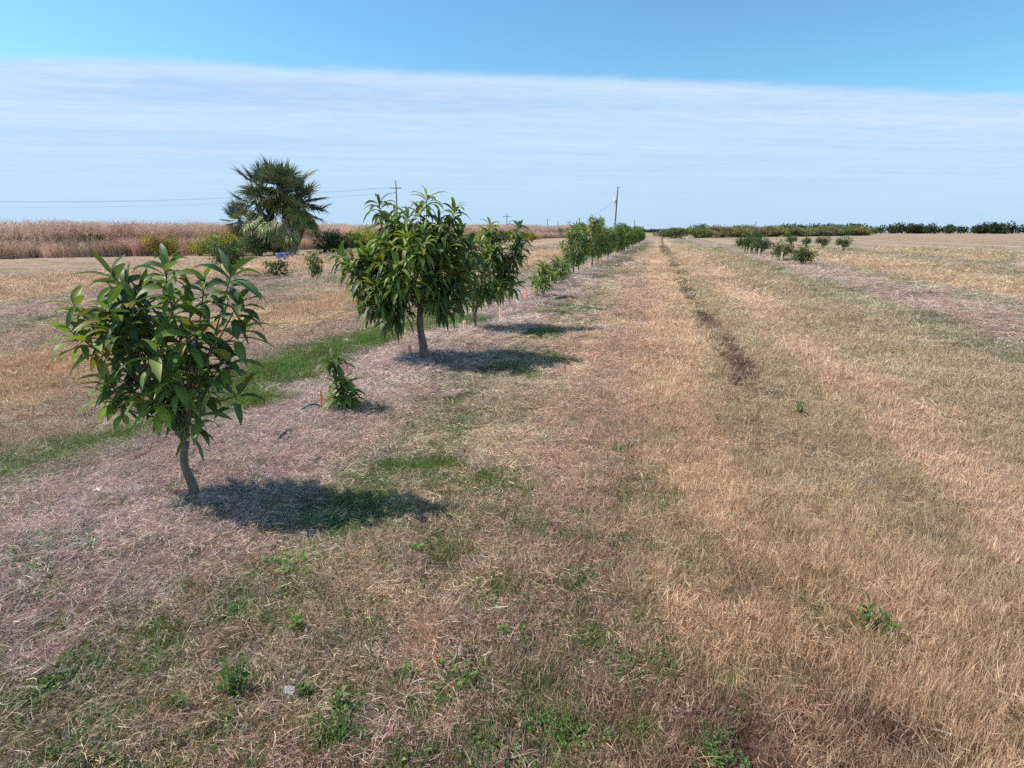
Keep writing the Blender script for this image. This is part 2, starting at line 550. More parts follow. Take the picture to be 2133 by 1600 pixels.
def zones(x, y):
    x = np.asarray(x, float)
    y = np.asarray(y, float)
    w = (fbm(x * 1.3, y * 0.5, 3) - 0.5) * 0.75 + (fbm(x * 4, y * 1.6, 9) - 0.5) * 0.30
    curve = -0.9 * np.clip((y - 25) / 45, 0, 1.6)          # the wheel tracks swing left far off
    inalley = np.clip((x + 1.6) / 1.2, 0, 1) * np.clip((4.4 - x) / 1.0, 0, 1)
    xx = x + w - curve * inalley
    xx = np.where(xx > 9.0, (xx + 0.1) % 9.1 - 0.1, xx)
    # near the camera the dry standing grass spreads over the whole right side
    near = np.clip((5.6 - y) / 3.0, 0, 1)
    xx = np.where((xx > .5) & (xx < 1.7), xx * (1 - near * .8) + near * .8 * 0.42, xx)
    out = np.stack([np.interp(xx, ZT[:, 0], ZT[:, k]) for k in range(1, 7)], axis=-1)
    rgb = out[..., :3]
    straw, upr, grn = out[..., 3], out[..., 4], out[..., 5]
    far = np.clip((y - 60) / 80, 0, 1)
    rgb = rgb * (1 - far[..., None] * 0.3) + far[..., None] * 0.3 * np.array([.50, .36, .24])
    pn = fbm(x * 2.6, y * 1.9, 21, 4)
    g = np.clip((grn - (1 - pn) + 0.16) * 3.0, 0, 1)
    low = np.clip((4.2 - y) / 1.8, 0.12, 1) * np.clip((0.6 - x) / 0.6, 0, 1) * np.clip((x + 2.1 + (2 - y) * .8) / .5, 0, 1) * (y < 7) * np.clip((fbm(x * 12, y * 12, 33, 4) - .45) * 7, 0, 1)
    g = np.maximum(g, low * np.interp(fbm(x * 2.2, y * 2.2, 35, 2), [.3, .6], [.35, .72]))
    g = np.maximum(g, np.clip(spots(x, y, GREEN) * (0.15 + 2.0 * fbm(x * 7, y * 7, 5, 3)) - .15, 0, 1))
    s = np.clip(spots(x, y, SAND) * (0.6 + fbm(x * 9, y * 9, 44, 3) * .9), 0, 1)
    dk = np.clip(spots(x, y, DARK) * (0.4 + fbm(x * 6, y * 6, 55, 3) * 1.2), 0, 1)
    # the narrow worn line between the two wheel tracks
    xr_ = rut_x(y)
    wr_ = .04 + .07 * fbm(y * .8, x * 2, 15, 2) + .0010 * y
    rut = np.exp(-((x - xr_) / wr_) ** 2) * np.clip((fbm(y * .9, x * 3, 16, 3) - .16) * 4, .45, 1) * np.clip((y - 6) / 6, 0, 1)
    dk = np.maximum(dk, rut)
    tone = (fbm(x * 1.1, y * 0.8, 66, 4) - .5)
    rgb = rgb * (1 + tone[..., None] * np.array([.40, .46, .50]))
    pink = np.clip((fbm(x * .9 + 9, y * .9, 77, 3) - .5) * 3, 0, 1) * np.clip(1.2 - upr, 0, 1)
    rgb = rgb * (1 + pink[..., None] * np.array([.01, -.045, -.02]))
    rgb = rgb * (1 - dk[..., None]) + dk[..., None] * np.array([.19, .105, .085])
    return rgb, straw, upr, g, s, dk


def hgt(x, y):
    x = np.asarray(x, float)
    y = np.asarray(y, float)
    h = (fbm(x * 1.7, y * 1.7, 91, 3) - .5) * 0.045 + (fbm(x * .25, y * .25, 95, 2) - .5) * 0.10
    h = h + 0.05 * np.exp(-((x - ROW) / .75) ** 2) + 0.05 * np.exp(-((x - 6.2) / .75) ** 2)
    h = h - 0.05 * np.exp(-((x - .88) / .13) ** 2) * np.clip((y - 3) / 3, 0, 1)
    fade = np.clip((60 - np.hypot(x, y)) / 40, 0, 1)
    # off to the left beyond the palm the field climbs a little
    return h * fade


# ground sheet: fine squares near the path, coarse towards the horizon
def axis(fine_lo, fine_hi, step, lim_lo, lim_hi, grow=1.12):
    a = list(np.arange(fine_lo, fine_hi, step))
    s = step
    v = a[-1]
    while v < lim_hi:
        s *= grow
        v += s
        a.append(v)
    s = step
    v = a[0]
    while v > lim_lo:
        s *= grow
        v -= s
        a.insert(0, v)
    return np.array(a)


gx = axis(-8, 6, 0.07, -2500, 2500, 1.045)
gy = axis(0.3, 9, 0.07, -400, 3500, 1.03)
GX, GY = np.meshgrid(gx, gy)
rgb, st, up_, gr, sd, dk = zones(GX, GY)
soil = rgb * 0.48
soil = soil * (1 - gr[..., None] * .45) + gr[..., None] * .45 * np.array([.10, .15, .05])
soil = soil * (1 - sd[..., None]) + sd[..., None] * np.array([.62, .55, .50])
# far from the camera no blades stand on the sheet, so it carries the field's full colour
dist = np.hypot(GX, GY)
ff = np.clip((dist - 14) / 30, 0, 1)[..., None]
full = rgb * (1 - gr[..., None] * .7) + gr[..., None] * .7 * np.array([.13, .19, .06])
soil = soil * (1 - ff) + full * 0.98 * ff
GZ = hgt(GX, GY)
ny, nx = GX.shape
idx = np.arange(nx * ny).reshape(ny, nx)
GQ = np.stack([idx[:-1, :-1], idx[:-1, 1:], idx[1:, 1:], idx[1:, :-1]], axis=-1).reshape(-1, 4)

m, nt, p = mat_base('field_soil')
at = nd(nt, 'ShaderNodeAttribute', attribute_name='Col')
tc = nd(nt, 'ShaderNodeTexCoord')
# straw-like fibres: several stretched noises laid crosswise
fibs = []
for k, (ang, sc) in enumerate(((0.3, 60), (1.5, 55), (2.6, 70))):
    mp = nd(nt, 'ShaderNodeMapping')
    mp.inputs['Rotation'].default_value = (0, 0, ang)
    mp.inputs['Scale'].default_value = (sc, sc * 0.14, 1)
    nt.links.new(tc.outputs['Object'], mp.inputs[0])
    no = nd(nt, 'ShaderNodeTexNoise')
    no.inputs['Scale'].default_value = 1
    no.inputs['Detail'].default_value = 3
    no.inputs['Distortion'].default_value = 0.6
    nt.links.new(mp.outputs[0], no.inputs['Vector'])
    fibs.append(no.outputs['Fac'])
a1 = nd(nt, 'ShaderNodeMath', operation='MAXIMUM')
nt.links.new(fibs[0], a1.inputs[0])
nt.links.new(fibs[1], a1.inputs[1])
a2 = nd(nt, 'ShaderNodeMath', operation='MAXIMUM')
nt.links.new(a1.outputs[0], a2.inputs[0])
nt.links.new(fibs[2], a2.inputs[1])
r = nd(nt, 'ShaderNodeValToRGB')
r.color_ramp.elements[0].position = 0.42
r.color_ramp.elements[0].color = (.45, .42, .40, 1)
r.color_ramp.elements[1].position = 0.72
r.color_ramp.elements[1].color = (1.3, 1.28, 1.25, 1)
nt.links.new(a2.outputs[0], r.inputs[0])
c = mul(nt, at.outputs['Color'], r.outputs[0])
ns, nf = noise_ramp(nt, 9.0, (.72, .70, .68), (1.2, 1.2, 1.2), 6, .3, .7)
c = mul(nt, c, ns)
ns2, _ = noise_ramp(nt, 1.1, (.80, .80, .78), (1.15, 1.15, 1.15), 6, .3, .7)
c = mul(nt, c, ns2)
nt.links.new(c, p.inputs['Base Color'])
p.inputs['Roughness'].default_value = 0.95
p.inputs['Specular IOR Level'].default_value = 0.15
b = nd(nt, 'ShaderNodeBump')
b.inputs['Distance'].default_value = 0.02
nt.links.new(a2.outputs[0], b.inputs['Height'])
b2 = nd(nt, 'ShaderNodeBump')
b2.inputs['Distance'].default_value = 0.06
nt.links.new(nf, b2.inputs['Height'])
nt.links.new(b.outputs[0], b2.inputs['Normal'])
nt.links.new(b2.outputs[0], p.inputs['Normal'])
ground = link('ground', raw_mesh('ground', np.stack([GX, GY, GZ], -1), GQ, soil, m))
tag(ground, kind='structure')


# ---------------------------------------------------------------- grass as scattered tufts
def proto_collection(name, meshes):
    c_ = bpy.data.collections.new(name)
    for i, me in enumerate(meshes):
        o = bpy.data.objects.new('%s_%02d' % (name, i), me)
        c_.objects.link(o)
    return c_


def scatter_tree(name, coll):
    ng = bpy.data.node_groups.new(name, 'GeometryNodeTree')
    ng.interface.new_socket('Geometry', in_out='INPUT', socket_type='NodeSocketGeometry')
    ng.interface.new_socket('Geometry', in_out='OUTPUT', socket_type='NodeSocketGeometry')
    gi = ng.nodes.new('NodeGroupInput')
    go = ng.nodes.new('NodeGroupOutput')
    iop = ng.nodes.new('GeometryNodeInstanceOnPoints')
    ci = ng.nodes.new('GeometryNodeCollectionInfo')
    ci.inputs['Collection'].default_value = coll
    ci.inputs['Separate Children'].default_value = True
    ci.inputs['Reset Children'].default_value = True

    def attr(n, t):
        a_ = ng.nodes.new('GeometryNodeInputNamedAttribute')
        a_.data_type = t
        a_.inputs['Name'].default_value = n
        return a_.outputs['Attribute']
    iop.inputs['Pick Instance'].default_value = True
    ng.links.new(gi.outputs[0], iop.inputs['Points'])
    ng.links.new(ci.outputs[0], iop.inputs['Instance'])
    ng.links.new(attr('idx', 'INT'), iop.inputs['Instance Index'])
    ng.links.new(attr('rot', 'FLOAT_VECTOR'), iop.inputs['Rotation'])
    ng.links.new(attr('scl', 'FLOAT_VECTOR'), iop.inputs['Scale'])
    ng.links.new(iop.outputs[0], go.inputs[0])
    return ng


def scatter(name, coll, P_, rot, scl, tint, label, cat, idxn):
    me = bpy.data.meshes.new(name)
    n = len(P_)
    me.vertices.add(n)
    me.vertices.foreach_set('co', np.asarray(P_, dtype=np.float32).ravel())
    for an, arr in (('rot', rot), ('scl', scl), ('tint', tint)):
        a_ = me.attributes.new(an, 'FLOAT_VECTOR', 'POINT')
        a_.data.foreach_set('vector', np.asarray(arr, dtype=np.float32).ravel())
    a_ = me.attributes.new('idx', 'INT', 'POINT')
    a_.data.foreach_set('value', RNG.integers(0, idxn, n).astype(np.int32))
    o = link(name, me)
    mod = o.modifiers.new('scatter', 'NODES')
    mod.node_group = scatter_tree(name + '_nodes', coll)
    tag(o, label, cat, kind='stuff')
    return o


def tuft_lying(seed, n=175, R=0.13):
    rng = np.random.default_rng(seed)
    mb = MB()
    a = rng.uniform(0, 2 * math.pi, n)
    rr = R * np.sqrt(rng.uniform(0, 1, n))
    h = rng.uniform(0.0, 0.026, n)
    base = np.stack([np.cos(a) * rr, np.sin(a) * rr, h], -1)
    main = rng.uniform(0, 2 * math.pi)
    b_ = np.where(rng.uniform(0, 1, n) < .5, main + rng.normal(0, .5, n), rng.uniform(0, 2 * math.pi, n))
    d_ = np.stack([np.cos(b_), np.sin(b_), rng.normal(0.26, 0.30, n)], -1)
    bend = np.stack([rng.normal(0, 1.1, n), rng.normal(0, 1.1, n), -rng.uniform(.1, .75, n)], -1)
    c_ = rng.uniform(.5, 1.5, (n, 1)) * np.array([[1, 1, 1]]) * rng.normal(1, .06, (n, 3))
    dark = rng.uniform(0, 1, (n, 1)) < .25
    c_ = np.where(dark, c_ * np.array([.45, .37, .34]), c_)
    L_ = .02 + .055 * rng.uniform(0, 1, n) ** 1.3 + .06 * (rng.uniform(0, 1, n) < .06)
    mb.blades(base, d_, L_, rng.uniform(.0017, .0036, n), bend, c_, S=4, rng=rng)
    return mb.mesh('straw_tuft', M_straw)


def tuft_upright(seed, n=170, R=0.13, h0=.025, h1=.078, lean=.30):
    rng = np.random.default_rng(seed)
    mb = MB()
    a = rng.uniform(0, 2 * math.pi, n)
    rr = R * np.sqrt(rng.uniform(0, 1, n))
    base = np.stack([np.cos(a) * rr, np.sin(a) * rr, np.full(n, -.005)], -1)
    d_ = np.stack([rng.normal(0, lean, n), rng.normal(0, lean, n), np.ones(n)], -1)
    bend = np.stack([rng.normal(0, .42, n), rng.normal(0, .42, n), -rng.uniform(0, .5, n)], -1)
    c_ = rng.uniform(.6, 1.3, (n, 1)) * rng.normal(1, .05, (n, 3))
    dark = rng.uniform(0, 1, (n, 1)) < .2
    c_ = np.where(dark, c_ * np.array([.45, .36, .30]), c_)
    mb.blades(base, d_, rng.uniform(h0, h1, n), rng.uniform(.0018, .004, n), bend, c_, S=4, rng=rng)
    # a few strands lie between the stalks
    k = n // 7
    a = rng.uniform(0, 2 * math.pi, k)
    base = np.stack([rng.uniform(-R, R, k), rng.uniform(-R, R, k), rng.uniform(.004, .03, k)], -1)
    d_ = np.stack([np.cos(a), np.sin(a), rng.normal(.1, .2, k)], -1)
    mb.blades(base, d_, rng.uniform(.03, .10, k), .0025, rng.normal(0, .4, (k, 3)), rng.uniform(.6, 1.2, (k, 1)) * np.ones(3), S=3, rng=rng)
    return mb.mesh('upright_tuft', M_straw)


def tuft_green(seed, n=95, R=0.10, h0=.022, h1=.062):
    rng = np.random.default_rng(seed)
    mb = MB()
    a = rng.uniform(0, 2 * math.pi, n)
    rr = R * np.sqrt(rng.uniform(0, 1, n))
    base = np.stack([np.cos(a) * rr, np.sin(a) * rr, np.full(n, -.003)], -1)
    d_ = np.stack([rng.normal(0, .6, n), rng.normal(0, .6, n), np.ones(n)], -1)
    bend = np.stack([rng.normal(0, .5, n), rng.normal(0, .5, n), -rng.uniform(.2, 1.5, n)], -1)
    c_ = rng.uniform(.65, 1.35, (n, 1)) * rng.normal(1, .06, (n, 3))
    mb.blades(base, d_, rng.uniform(h0, h1, n), rng.uniform(.0026, .0048, n), bend, c_, S=4, rng=rng)
    return mb.mesh('green_tuft', M_green)


def tuft_clover(seed, n=26, R=0.06):
    rng = np.random.default_rng(seed)
    mb = MB()
    a = rng.uniform(0, 2 * math.pi, n)
    rr = R * np.sqrt(rng.uniform(0, 1, n))
    base = np.stack([np.cos(a) * rr, np.sin(a) * rr, rng.uniform(.004, .028, n)], -1)
    b_ = rng.uniform(0, 2 * math.pi, n)
    d_ = np.stack([np.cos(b_), np.sin(b_), rng.uniform(.0, .7, n)], -1)
    c_ = rng.uniform(.7, 1.3, (n, 1)) * rng.normal(1, .06, (n, 3))
    mb.leaves(base, d_, rng.uniform(.011, .025, n), rng.uniform(.007, .013, n), .6, c_, S=4, rng=rng)
    return mb.mesh('weed_tuft', M_green)


C_straw = proto_collection('straw_tufts', [tuft_lying(100 + i) for i in range(7)])
C_up = proto_collection('upright_tufts', [tuft_upright(200 + i) for i in range(7)])
C_green = proto_collection('green_tufts', [tuft_green(300 + i) for i in range(5)])
C_clover = proto_collection('weed_tufts', [tuft_clover(400 + i) for i in range(5)])


def field_points(spacing, dmax, s0, keep):
    """points over the ground the camera can see (with a margin), thinner and larger far away"""
    pts = []
    bands = [(0.6, 3.0), (3.0, 6.0), (6, 10), (10, 16), (16, 26), (26, 42), (42, 70)]
    for (a_, b_) in bands:
        if a_ >= dmax:
            break
        b_ = min(b_, dmax)
        mid = (a_ + b_) / 2
        s = max(1.0, mid / s0)
        area = 1.0 * (b_ ** 2 - a_ ** 2)
        n = int(area * 1.35 / (spacing * s) ** 2 * (1.85 if a_ < 1 else 1.6 if a_ < 6 else 1.15))
        r_ = np.sqrt(RNG.uniform(a_ ** 2, b_ ** 2, n))
        th = RNG.uniform(-1.0, 1.0, n) * 0.88
        th *= 1.6 if a_ < 1 else 1.38 if a_ < 6 else 1.15
        f = r_ * np.cos(th)
        l = r_ * np.sin(th)
        x = f * FX + l * RX
        y = f * FY + l * RY
        sz = np.maximum(1.0, r_ / s0) * RNG.uniform(.8, 1.25, n) * np.interp(r_, [2, 3.5, 6], [.76, .82, 1.0])
        pts.append(np.stack([x, y, sz], -1))
    P_ = np.concatenate(pts)
    k = keep(P_[:, 0], P_[:, 1])
    return P_[RNG.uniform(0, 1, len(P_)) < k]


def finish(P_, tilt=.12, zpow=.14):
    n = len(P_)
    pos = np.stack([P_[:, 0], P_[:, 1], hgt(P_[:, 0], P_[:, 1])], -1)
    rot = np.stack([RNG.normal(0, tilt, n), RNG.normal(0, tilt, n), RNG.uniform(0, 2 * math.pi, n)], -1)
    s = P_[:, 2]
    scl = np.stack([s, s, s ** zpow], -1)
    return pos, rot, scl


# lying straw and thatch


def off_rut(x, y):
    return 1 - .93 * np.exp(-((x - rut_x(y)) / (.05 + .011 * y)) ** 4) * np.clip((y - 8) / 7, 0, 1) * np.clip((fbm(y * .7, y * 0 + 2, 29, 2) - .2) * 6, .65, 1)


P1 = field_points(.082, 42, 5,  lambda x, y: (lambda z: np.clip(z[1] * 1.25 - .12, 0, 1) * (1 - z[4] * .93) * (1 - z[3] * np.interp(y, [2.5, 5], [.5, .85])) * (1 - .7 * z[5]) * (x > -20) * off_rut(x, y) * np.clip((44 - np.hypot(x, y)) / 22, 0, 1))(zones(x, y)))
pos, rot, scl = finish(P1)
zr = zones(P1[:, 0], P1[:, 1])
tint = zr[0] * RNG.uniform(.75, 1.4, (len(P1), 1)) * 1.52
tint = tint * (1 + RNG.normal(0, .05, (len(P1), 3)))
scatter('dry_straw', C_straw, pos, rot, scl, tint, 'pale dead straw lying matted all over the field', 'straw', 7)
# upright dry grass
P2 = field_points(.078, 66, 5, lambda x, y: (lambda z: np.clip(z[2] * 1.05 - .12, 0, 1) * (1 - z[4] * .9) * (1 - z[3] * .7) * (1 - z[5] * .55) * (x > -22) * off_rut(x, y) * np.clip((66 - np.hypot(x, y)) / 36, 0, 1))(zones(x, y)))
pos, rot, scl = finish(P2, .17)
tall = .75 + .8 * fbm(P2[:, 0] * 1.4, P2[:, 1] * 1.4, 12, 3) + .8 * np.clip((P2[:, 0] - .2) / .8, 0, 1) * np.clip((4.5 - P2[:, 1]) / 3, 0, 1)
scl[:, 2] *= tall * (.8 + .2 * 0)
zr = zones(P2[:, 0], P2[:, 1])
tint = zr[0] * RNG.uniform(.8, 1.3, (len(P2), 1)) * 1.36 * np.array([1.0, .99, .96])
scatter('dry_grass', C_up, pos, rot, scl, tint, 'tan dead grass standing short along the wheel tracks', 'dry grass', 7)
# dark worn weeds along the rut between the wheel tracks
nr = 5200
yr = 6.5 + 60 * RNG.uniform(0, 1, nr) ** 1.5
wr = .030 + .035 * fbm(yr * .8, yr * 0, 15, 2) + .0012 * yr
xr = rut_x(yr) + RNG.normal(0, 1, nr) * wr
kk = (fbm(yr * 1.1, yr * 0 + 4, 19, 3) > .38 - .1 * RNG.uniform(0, 1, nr)) | (yr > 30)
yr, xr = yr[kk], xr[kk]
pos, rot, scl = finish(np.stack([xr, yr, np.clip(.5 + yr * .02, .5, 1.5)], -1), .3)
scl[:, 2] = 1.0 + RNG.uniform(0, .8, len(yr)) * (fbm(yr * .6, yr * 0 + 8, 23, 2) > .5)
tint = np.array([.25, .16, .12]) * RNG.uniform(.6, 1.5, (len(yr), 1)) * (1 + RNG.normal(0, .08, (len(yr), 3)))
scatter('rut_weeds', C_up, pos, rot, scl, tint, 'dark reddish dead weeds standing in the worn rut between the wheel tracks', 'dead weeds', 7)
# green grass
P3 = field_points(.066, 66, 5, lambda x, y: (lambda z: np.clip(z[3] * 1.5, 0, 1) * (1 - z[4]) * 1.0 + .02)(zones(x, y)))
pos, rot, scl = finish(P3)
hg = np.interp(P3[:, 1], [3, 5], [1.0, .65]) + .9 * np.clip(spots(P3[:, 0], P3[:, 1], GREEN[:1] + GREEN[2:3] + GREEN[4:9]), 0, 1.3)
scl[:, 2] *= hg
scl[:, 0] *= (.7 + .3 * hg)
scl[:, 1] *= (.7 + .3 * hg)
gt = np.array([.175, .26, .09]) * RNG.uniform(.65, 1.3, (len(P3), 1)) * (1 + RNG.normal(0, .07, (len(P3), 3)))
dry = (RNG.uniform(0, 1, (len(P3), 1)) < .22)
gt = np.where(dry, np.array([.27, .24, .11]) * RNG.uniform(.7, 1.2, (len(P3), 1)), gt)
scatter('green_grass', C_green, pos, rot, scl, gt, 'green grass growing in patches beside the mulched tree row', 'grass', 5)
# small broad-leaved weeds
P4 = field_points(.055, 12, 4.5, lambda x, y: np.clip((fbm(x * 3.1 + 5, y * 3.1, 61, 3) - .56) * 6, 0, 1) * np.clip((.5 - x) / .5, 0, 1) * np.clip((x + 3.2) / .8, 0, 1) * np.clip((6 - y) / 4, .06, 1) * .9 + .006)
pos, rot, scl = finish(P4)
gt = np.array([.12, .20, .06]) * RNG.uniform(.6, 1.35, (len(P4), 1)) * (1 + RNG.normal(0, .08, (len(P4), 3)))
scatter('broadleaf_weeds', C_clover, pos, rot, scl, gt, 'small round leaved green weeds creeping through the straw', 'weeds', 5)


# ---------------------------------------------------------------- mango trees
def unit(v):
    v = np.asarray(v, float)
    return v / (np.linalg.norm(v) + 1e-9)


def whorl(mb, tip, axis_, n, L, W, rng, hue, drop=1.0, S=6, spread=.14):
    """a shoot's end: leaves all round it, the young ones up, the old ones hanging"""
    axis_ = unit(axis_)
    ref = np.array([0, 0, 1.0]) if abs(axis_[2]) < .95 else np.array([1.0, 0, 0])
    u = unit(np.cross(axis_, ref))
    v = np.cross(axis_, u)
    k = np.arange(n)
    t = k / max(1, n - 1)                 # 0 top of the shoot, 1 oldest
    ang = k * 2.39996 + rng.uniform(0, 6.28)
    el = 0.95 - 1.25 * t + rng.normal(0, .16, n)          # against the axis
    d_ = (u[None] * np.cos(ang)[:, None] + v[None] * np.sin(ang)[:, None]) * np.cos(el)[:, None] + axis_[None] * np.sin(el)[:, None]
    base = np.asarray(tip)[None] - axis_[None] * (t * spread)[:, None]
    ln = L * (0.72 + .38 * np.sin(np.clip(t + .15, 0, 1) * 3.0)) * rng.uniform(.8, 1.12, n)
    c_ = np.asarray(hue)[None] * rng.uniform(.72, 1.25, (n, 1)) * (1 + rng.normal(0, .05, (n, 3)))
    old = rng.uniform(0, 1, (n, 1)) < .06
    c_ = np.where(old, np.array([.20, .18, .04]), c_)
    dr = (0.55 + 1.5 * t) * drop * 1.25 * rng.uniform(.6, 1.35, n)
    mb.leaves(base, d_, ln, W * rng.uniform(.85, 1.12, n) * ln / L, dr, c_, S=S, fold=.32, rng=rng, wave=.10)


LEAF_DARK = np.array([.088, .140, .052])
LEAF_MID = np.array([.175, .250, .068])
LEAF_YOUNG = np.array([.290, .350, .080])


def tree_meshes(seed, tips, fork, trunk_r, L=.22, W=.045, nleaf=15, S=6, lean=(0, 0), limbs=5, drop=1.0, young=.2):
    """trunk, limbs and crown of one orchard tree; tips = ends of its shoots (x, y, z, vigour)"""
    rng = np.random.default_rng(seed)
    tk, br, cr = MB(), MB(), MB()
    fork = np.asarray(fork, float)
    zz = np.linspace(-.03, fork[2], 9)
    t = (zz + .03) / (fork[2] + .03)
    pts = np.stack([fork[0] * t + .012 * np.sin(t * 7), fork[1] * t + .01 * np.cos(t * 5), zz], -1)
    rad = trunk_r * (1.10 - .25 * t + .62 * np.exp(-t * 11)) * (1 + .06 * np.sin(t * 19))
    rad[2] *= 1.16
    tk.tube(pts, rad, 12)
    tips = np.asarray(tips, float)
    # limbs towards groups of tips
    k = min(limbs, len(tips))
    cen = tips[rng.choice(len(tips), k, replace=False), :3].copy()
    for _ in range(6):
        dist_ = np.linalg.norm(tips[:, None, :3] - cen[None], axis=2)
        own = dist_.argmin(1)
        for j in range(k):
            if (own == j).any():
                cen[j] = tips[own == j, :3].mean(0)
    for j in range(k):
        if not (own == j).any():
            continue
        end = fork + (cen[j] - fork) * .72
        mid = fork + (end - fork) * .5 + np.array([0, 0, .06]) + rng.normal(0, .02, 3)
        s = np.linspace(0, 1, 7)[:, None]
        path = (1 - s) ** 2 * fork + 2 * s * (1 - s) * mid + s * s * end
        r0 = trunk_r * .55
        br.tube(path, np.linspace(r0, r0 * .45, 7), 7)
        for ti in np.where(own == j)[0]:
            tip = tips[ti, :3]
            a_ = path[rng.integers(2, 7)]
            b_ = (a_ + tip) / 2 + np.array([0, 0, -.04]) + rng.normal(0, .025, 3)
            s2 = np.linspace(0, 1, 6)[:, None]
            q = (1 - s2) ** 2 * a_ + 2 * s2 * (1 - s2) * b_ + s2 * s2 * tip
            br.tube(q, np.linspace(r0 * .42, .0035, 6), 5)
            ax = unit(unit(q[-1] - q[-2]) + np.array([0, 0, .55]))
            v_ = tips[ti, 3]
            h_ = LEAF_DARK if rng.uniform() < .45 else LEAF_MID
            if rng.uniform() < young:
                h_ = LEAF_YOUNG * rng.uniform(.7, 1.0)
            whorl(cr, tip, ax, int(nleaf * v_ * rng.uniform(.8, 1.2)), L * rng.uniform(.85, 1.1), W, rng, h_, drop, S)
    return tk.mesh('trunk', M_bark), br.mesh('branches', M_twig), cr.mesh('crown', M_leaf)


def tree_object(name, meshes, loc, rz, label, cat, group=None, sc=1.0):
    t = empty(name, loc, rz)
    t.scale = (sc, sc, sc) if isinstance(sc, (int, float)) else sc
    tag(t, label, cat, group)
    for n_, me in zip(('trunk', 'branches', 'crown'), meshes):
        link(n_, me, t)
    return t


def copy_tree(root, loc, rz, sc, label, group=None, cat=None):
    c_ = root.copy()
    col.objects.link(c_)
    c_.location = loc
    c_.rotation_euler = (0, 0, rz)
    c_.scale = (sc, sc, sc) if isinstance(sc, (int, float)) else sc
    c_['label'] = label
    if group:
        c_['group'] = group
    if cat:
        c_['category'] = cat
    for ch in root.children:
        k = ch.copy()
        col.objects.link(k)
        k.parent = c_
        for g_ in ch.children:
            kk = g_.copy()
            col.objects.link(kk)
            kk.parent = k
    return c_


def blob_tips(rng, n, c, r, zmin=-1, shell=.45, v=1.0):
    out = []
    while len(out) < n:
        p_ = rng.normal(0, 1, 3)
        p_ = p_ / np.linalg.norm(p_) * (shell + (1 - shell) * rng.uniform() ** .5)
        q = np.array(c) + p_ * np.array(r)
        if q[2] > zmin:
            out.append((q[0], q[1], q[2], v))
    return out


def at_ground(x, y, dz=0.0):
    return (x, y, float(hgt(np.array([x]), np.array([y]))[0]) + dz)


rng = np.random.default_rng(11)
# nearest full tree; its own x axis runs to the camera's right
tips = [(-.46, .05, 1.86, 1.3), (-.36, -.05, 1.66, 1.1), (.12, .0, 1.93, 1.25), (.02, .1, 1.78, 1.1), (-.24, -.1, 1.68, 1.1), (.44, .0, 1.80, 1.3), (.38, -.1, 1.62, 1.1),
        (-.08, -.2, 1.70, 1.0), (.24, .1, 1.66, 1.0), (-1.00, .15, 1.27, 1.15), (-.90, .05, 1.12, 1.1), (-.78, -.1, 1.22, 1.1), (-.70, -.15, .98, 1.2), (-.66, .2, .80, 1.1),
        (-.50, -.25, .70, 1.3), (-.36, -.2, .62, 1.2), (-.28, -.3, .80, 1.2), (.30, -.2, .86, 1.2), (.46, .0, .92, 1.1), (.62, .1, 1.10, 1.1), (.64, -.1, 1.36, 1.1), (.50, .1, 1.5, 1.0),
        (.14, -.3, .84, 1.0), (.56, -.25, .84, 1.0)]
tips += blob_tips(rng, 78, (-.08, 0, 1.14), (.68, .58, .49), .60, .5)
tips += [(-.62, -.2, .68, 1.2), (-.52, .1, .62, 1.2), (-.36, -.3, .52, 1.2), (-.20, -.25, .56, 1.), (.36, -.1, .64, 1.2), (.22, .1, .66, 1.), (.5, .1, .72, 1.1), (-.75, -.1, .86, 1.1)]
T1 = tree_meshes(21, tips, (-.015, .0, .64), .046, L=.27, W=.056, nleaf=17, limbs=6, young=.20, drop=1.5)
tree_object('mango_tree', T1, at_ground(-2.82, 6.61), YAW, 'largest mango tree in the row, nearest one seen whole, with shoots against the sky', 'tree', 'mango trees of the main row')
tips = [(.74, 0, 1.60, 1.4), (.70, .05, 1.42, 1.2), (.66, -.1, 1.26, 1.2), (.78, .05, 1.30, 1.1), (.62, .0, 1.08, 1.1), (.72, .1, 1.12, 1.0), (.28, 0, 1.64, 1.2), (.22, .1, 1.48, 1.0), (.36, -.1, 1.42, 1.0),
        (.58, -.1, .90, 1.2), (.66, .0, .72, 1.0), (.44, -.2, .72, 1.2), (.30, -.2, .66, 1.2), (.10, -.15, .56, 1.2), (-.05, -.2, .55, 1.0), (.22, .0, .60, 1.0), (.50, .1, .66, 1.0), (-.3, 0, .8, 1), (-.35, .1, 1.1, 1)]
tips += blob_tips(rng, 34, (.12, 0, 1.05), (.52, .5, .40), .58, .5)
T2 = tree_meshes(22, tips, (.03, 0, .30), .024, L=.27, W=.056, nleaf=16, limbs=6, young=.25, drop=1.5)
tree_object('mango_tree', T2, at_ground(-2.89, 8.93), YAW, 'mango tree just behind the largest one, thin trunk, crown leaning right', 'tree', 'mango trees of the main row')
# tree cut by the left edge of the photograph
tips = [(.40, 0, 1.34, 1.2), (.45, -.05, 1.20, 1.2), (.42, .05, 1.04, 1.), (.34, 0, .86, .8), (.36, .05, .66, .7), (.22, -.1, .80, .8), (.20, .1, .92, .8), (.10, -.1, 1.36, 1.1), (.0, .1, 1.40, 1.1), (.2, .1, 1.3, 1.0), (.22, -.15, .60, .7), (.12, -.1, .42, .6)]
tips += blob_tips(rng, 44, (-.12, 0, .95), (.42, .26, .42), .40, .5, 1.0)
T0 = tree_meshes(23, tips, (0, 0, .36), .024, L=.19, W=.052, nleaf=13, limbs=5, young=.18, S=8)
tree_object('mango_tree', T0, at_ground(-2.66, 2.63), YAW, 'nearest mango tree, broad crinkled leaves, at the left edge of the photo', 'tree', 'mango trees of the main row')

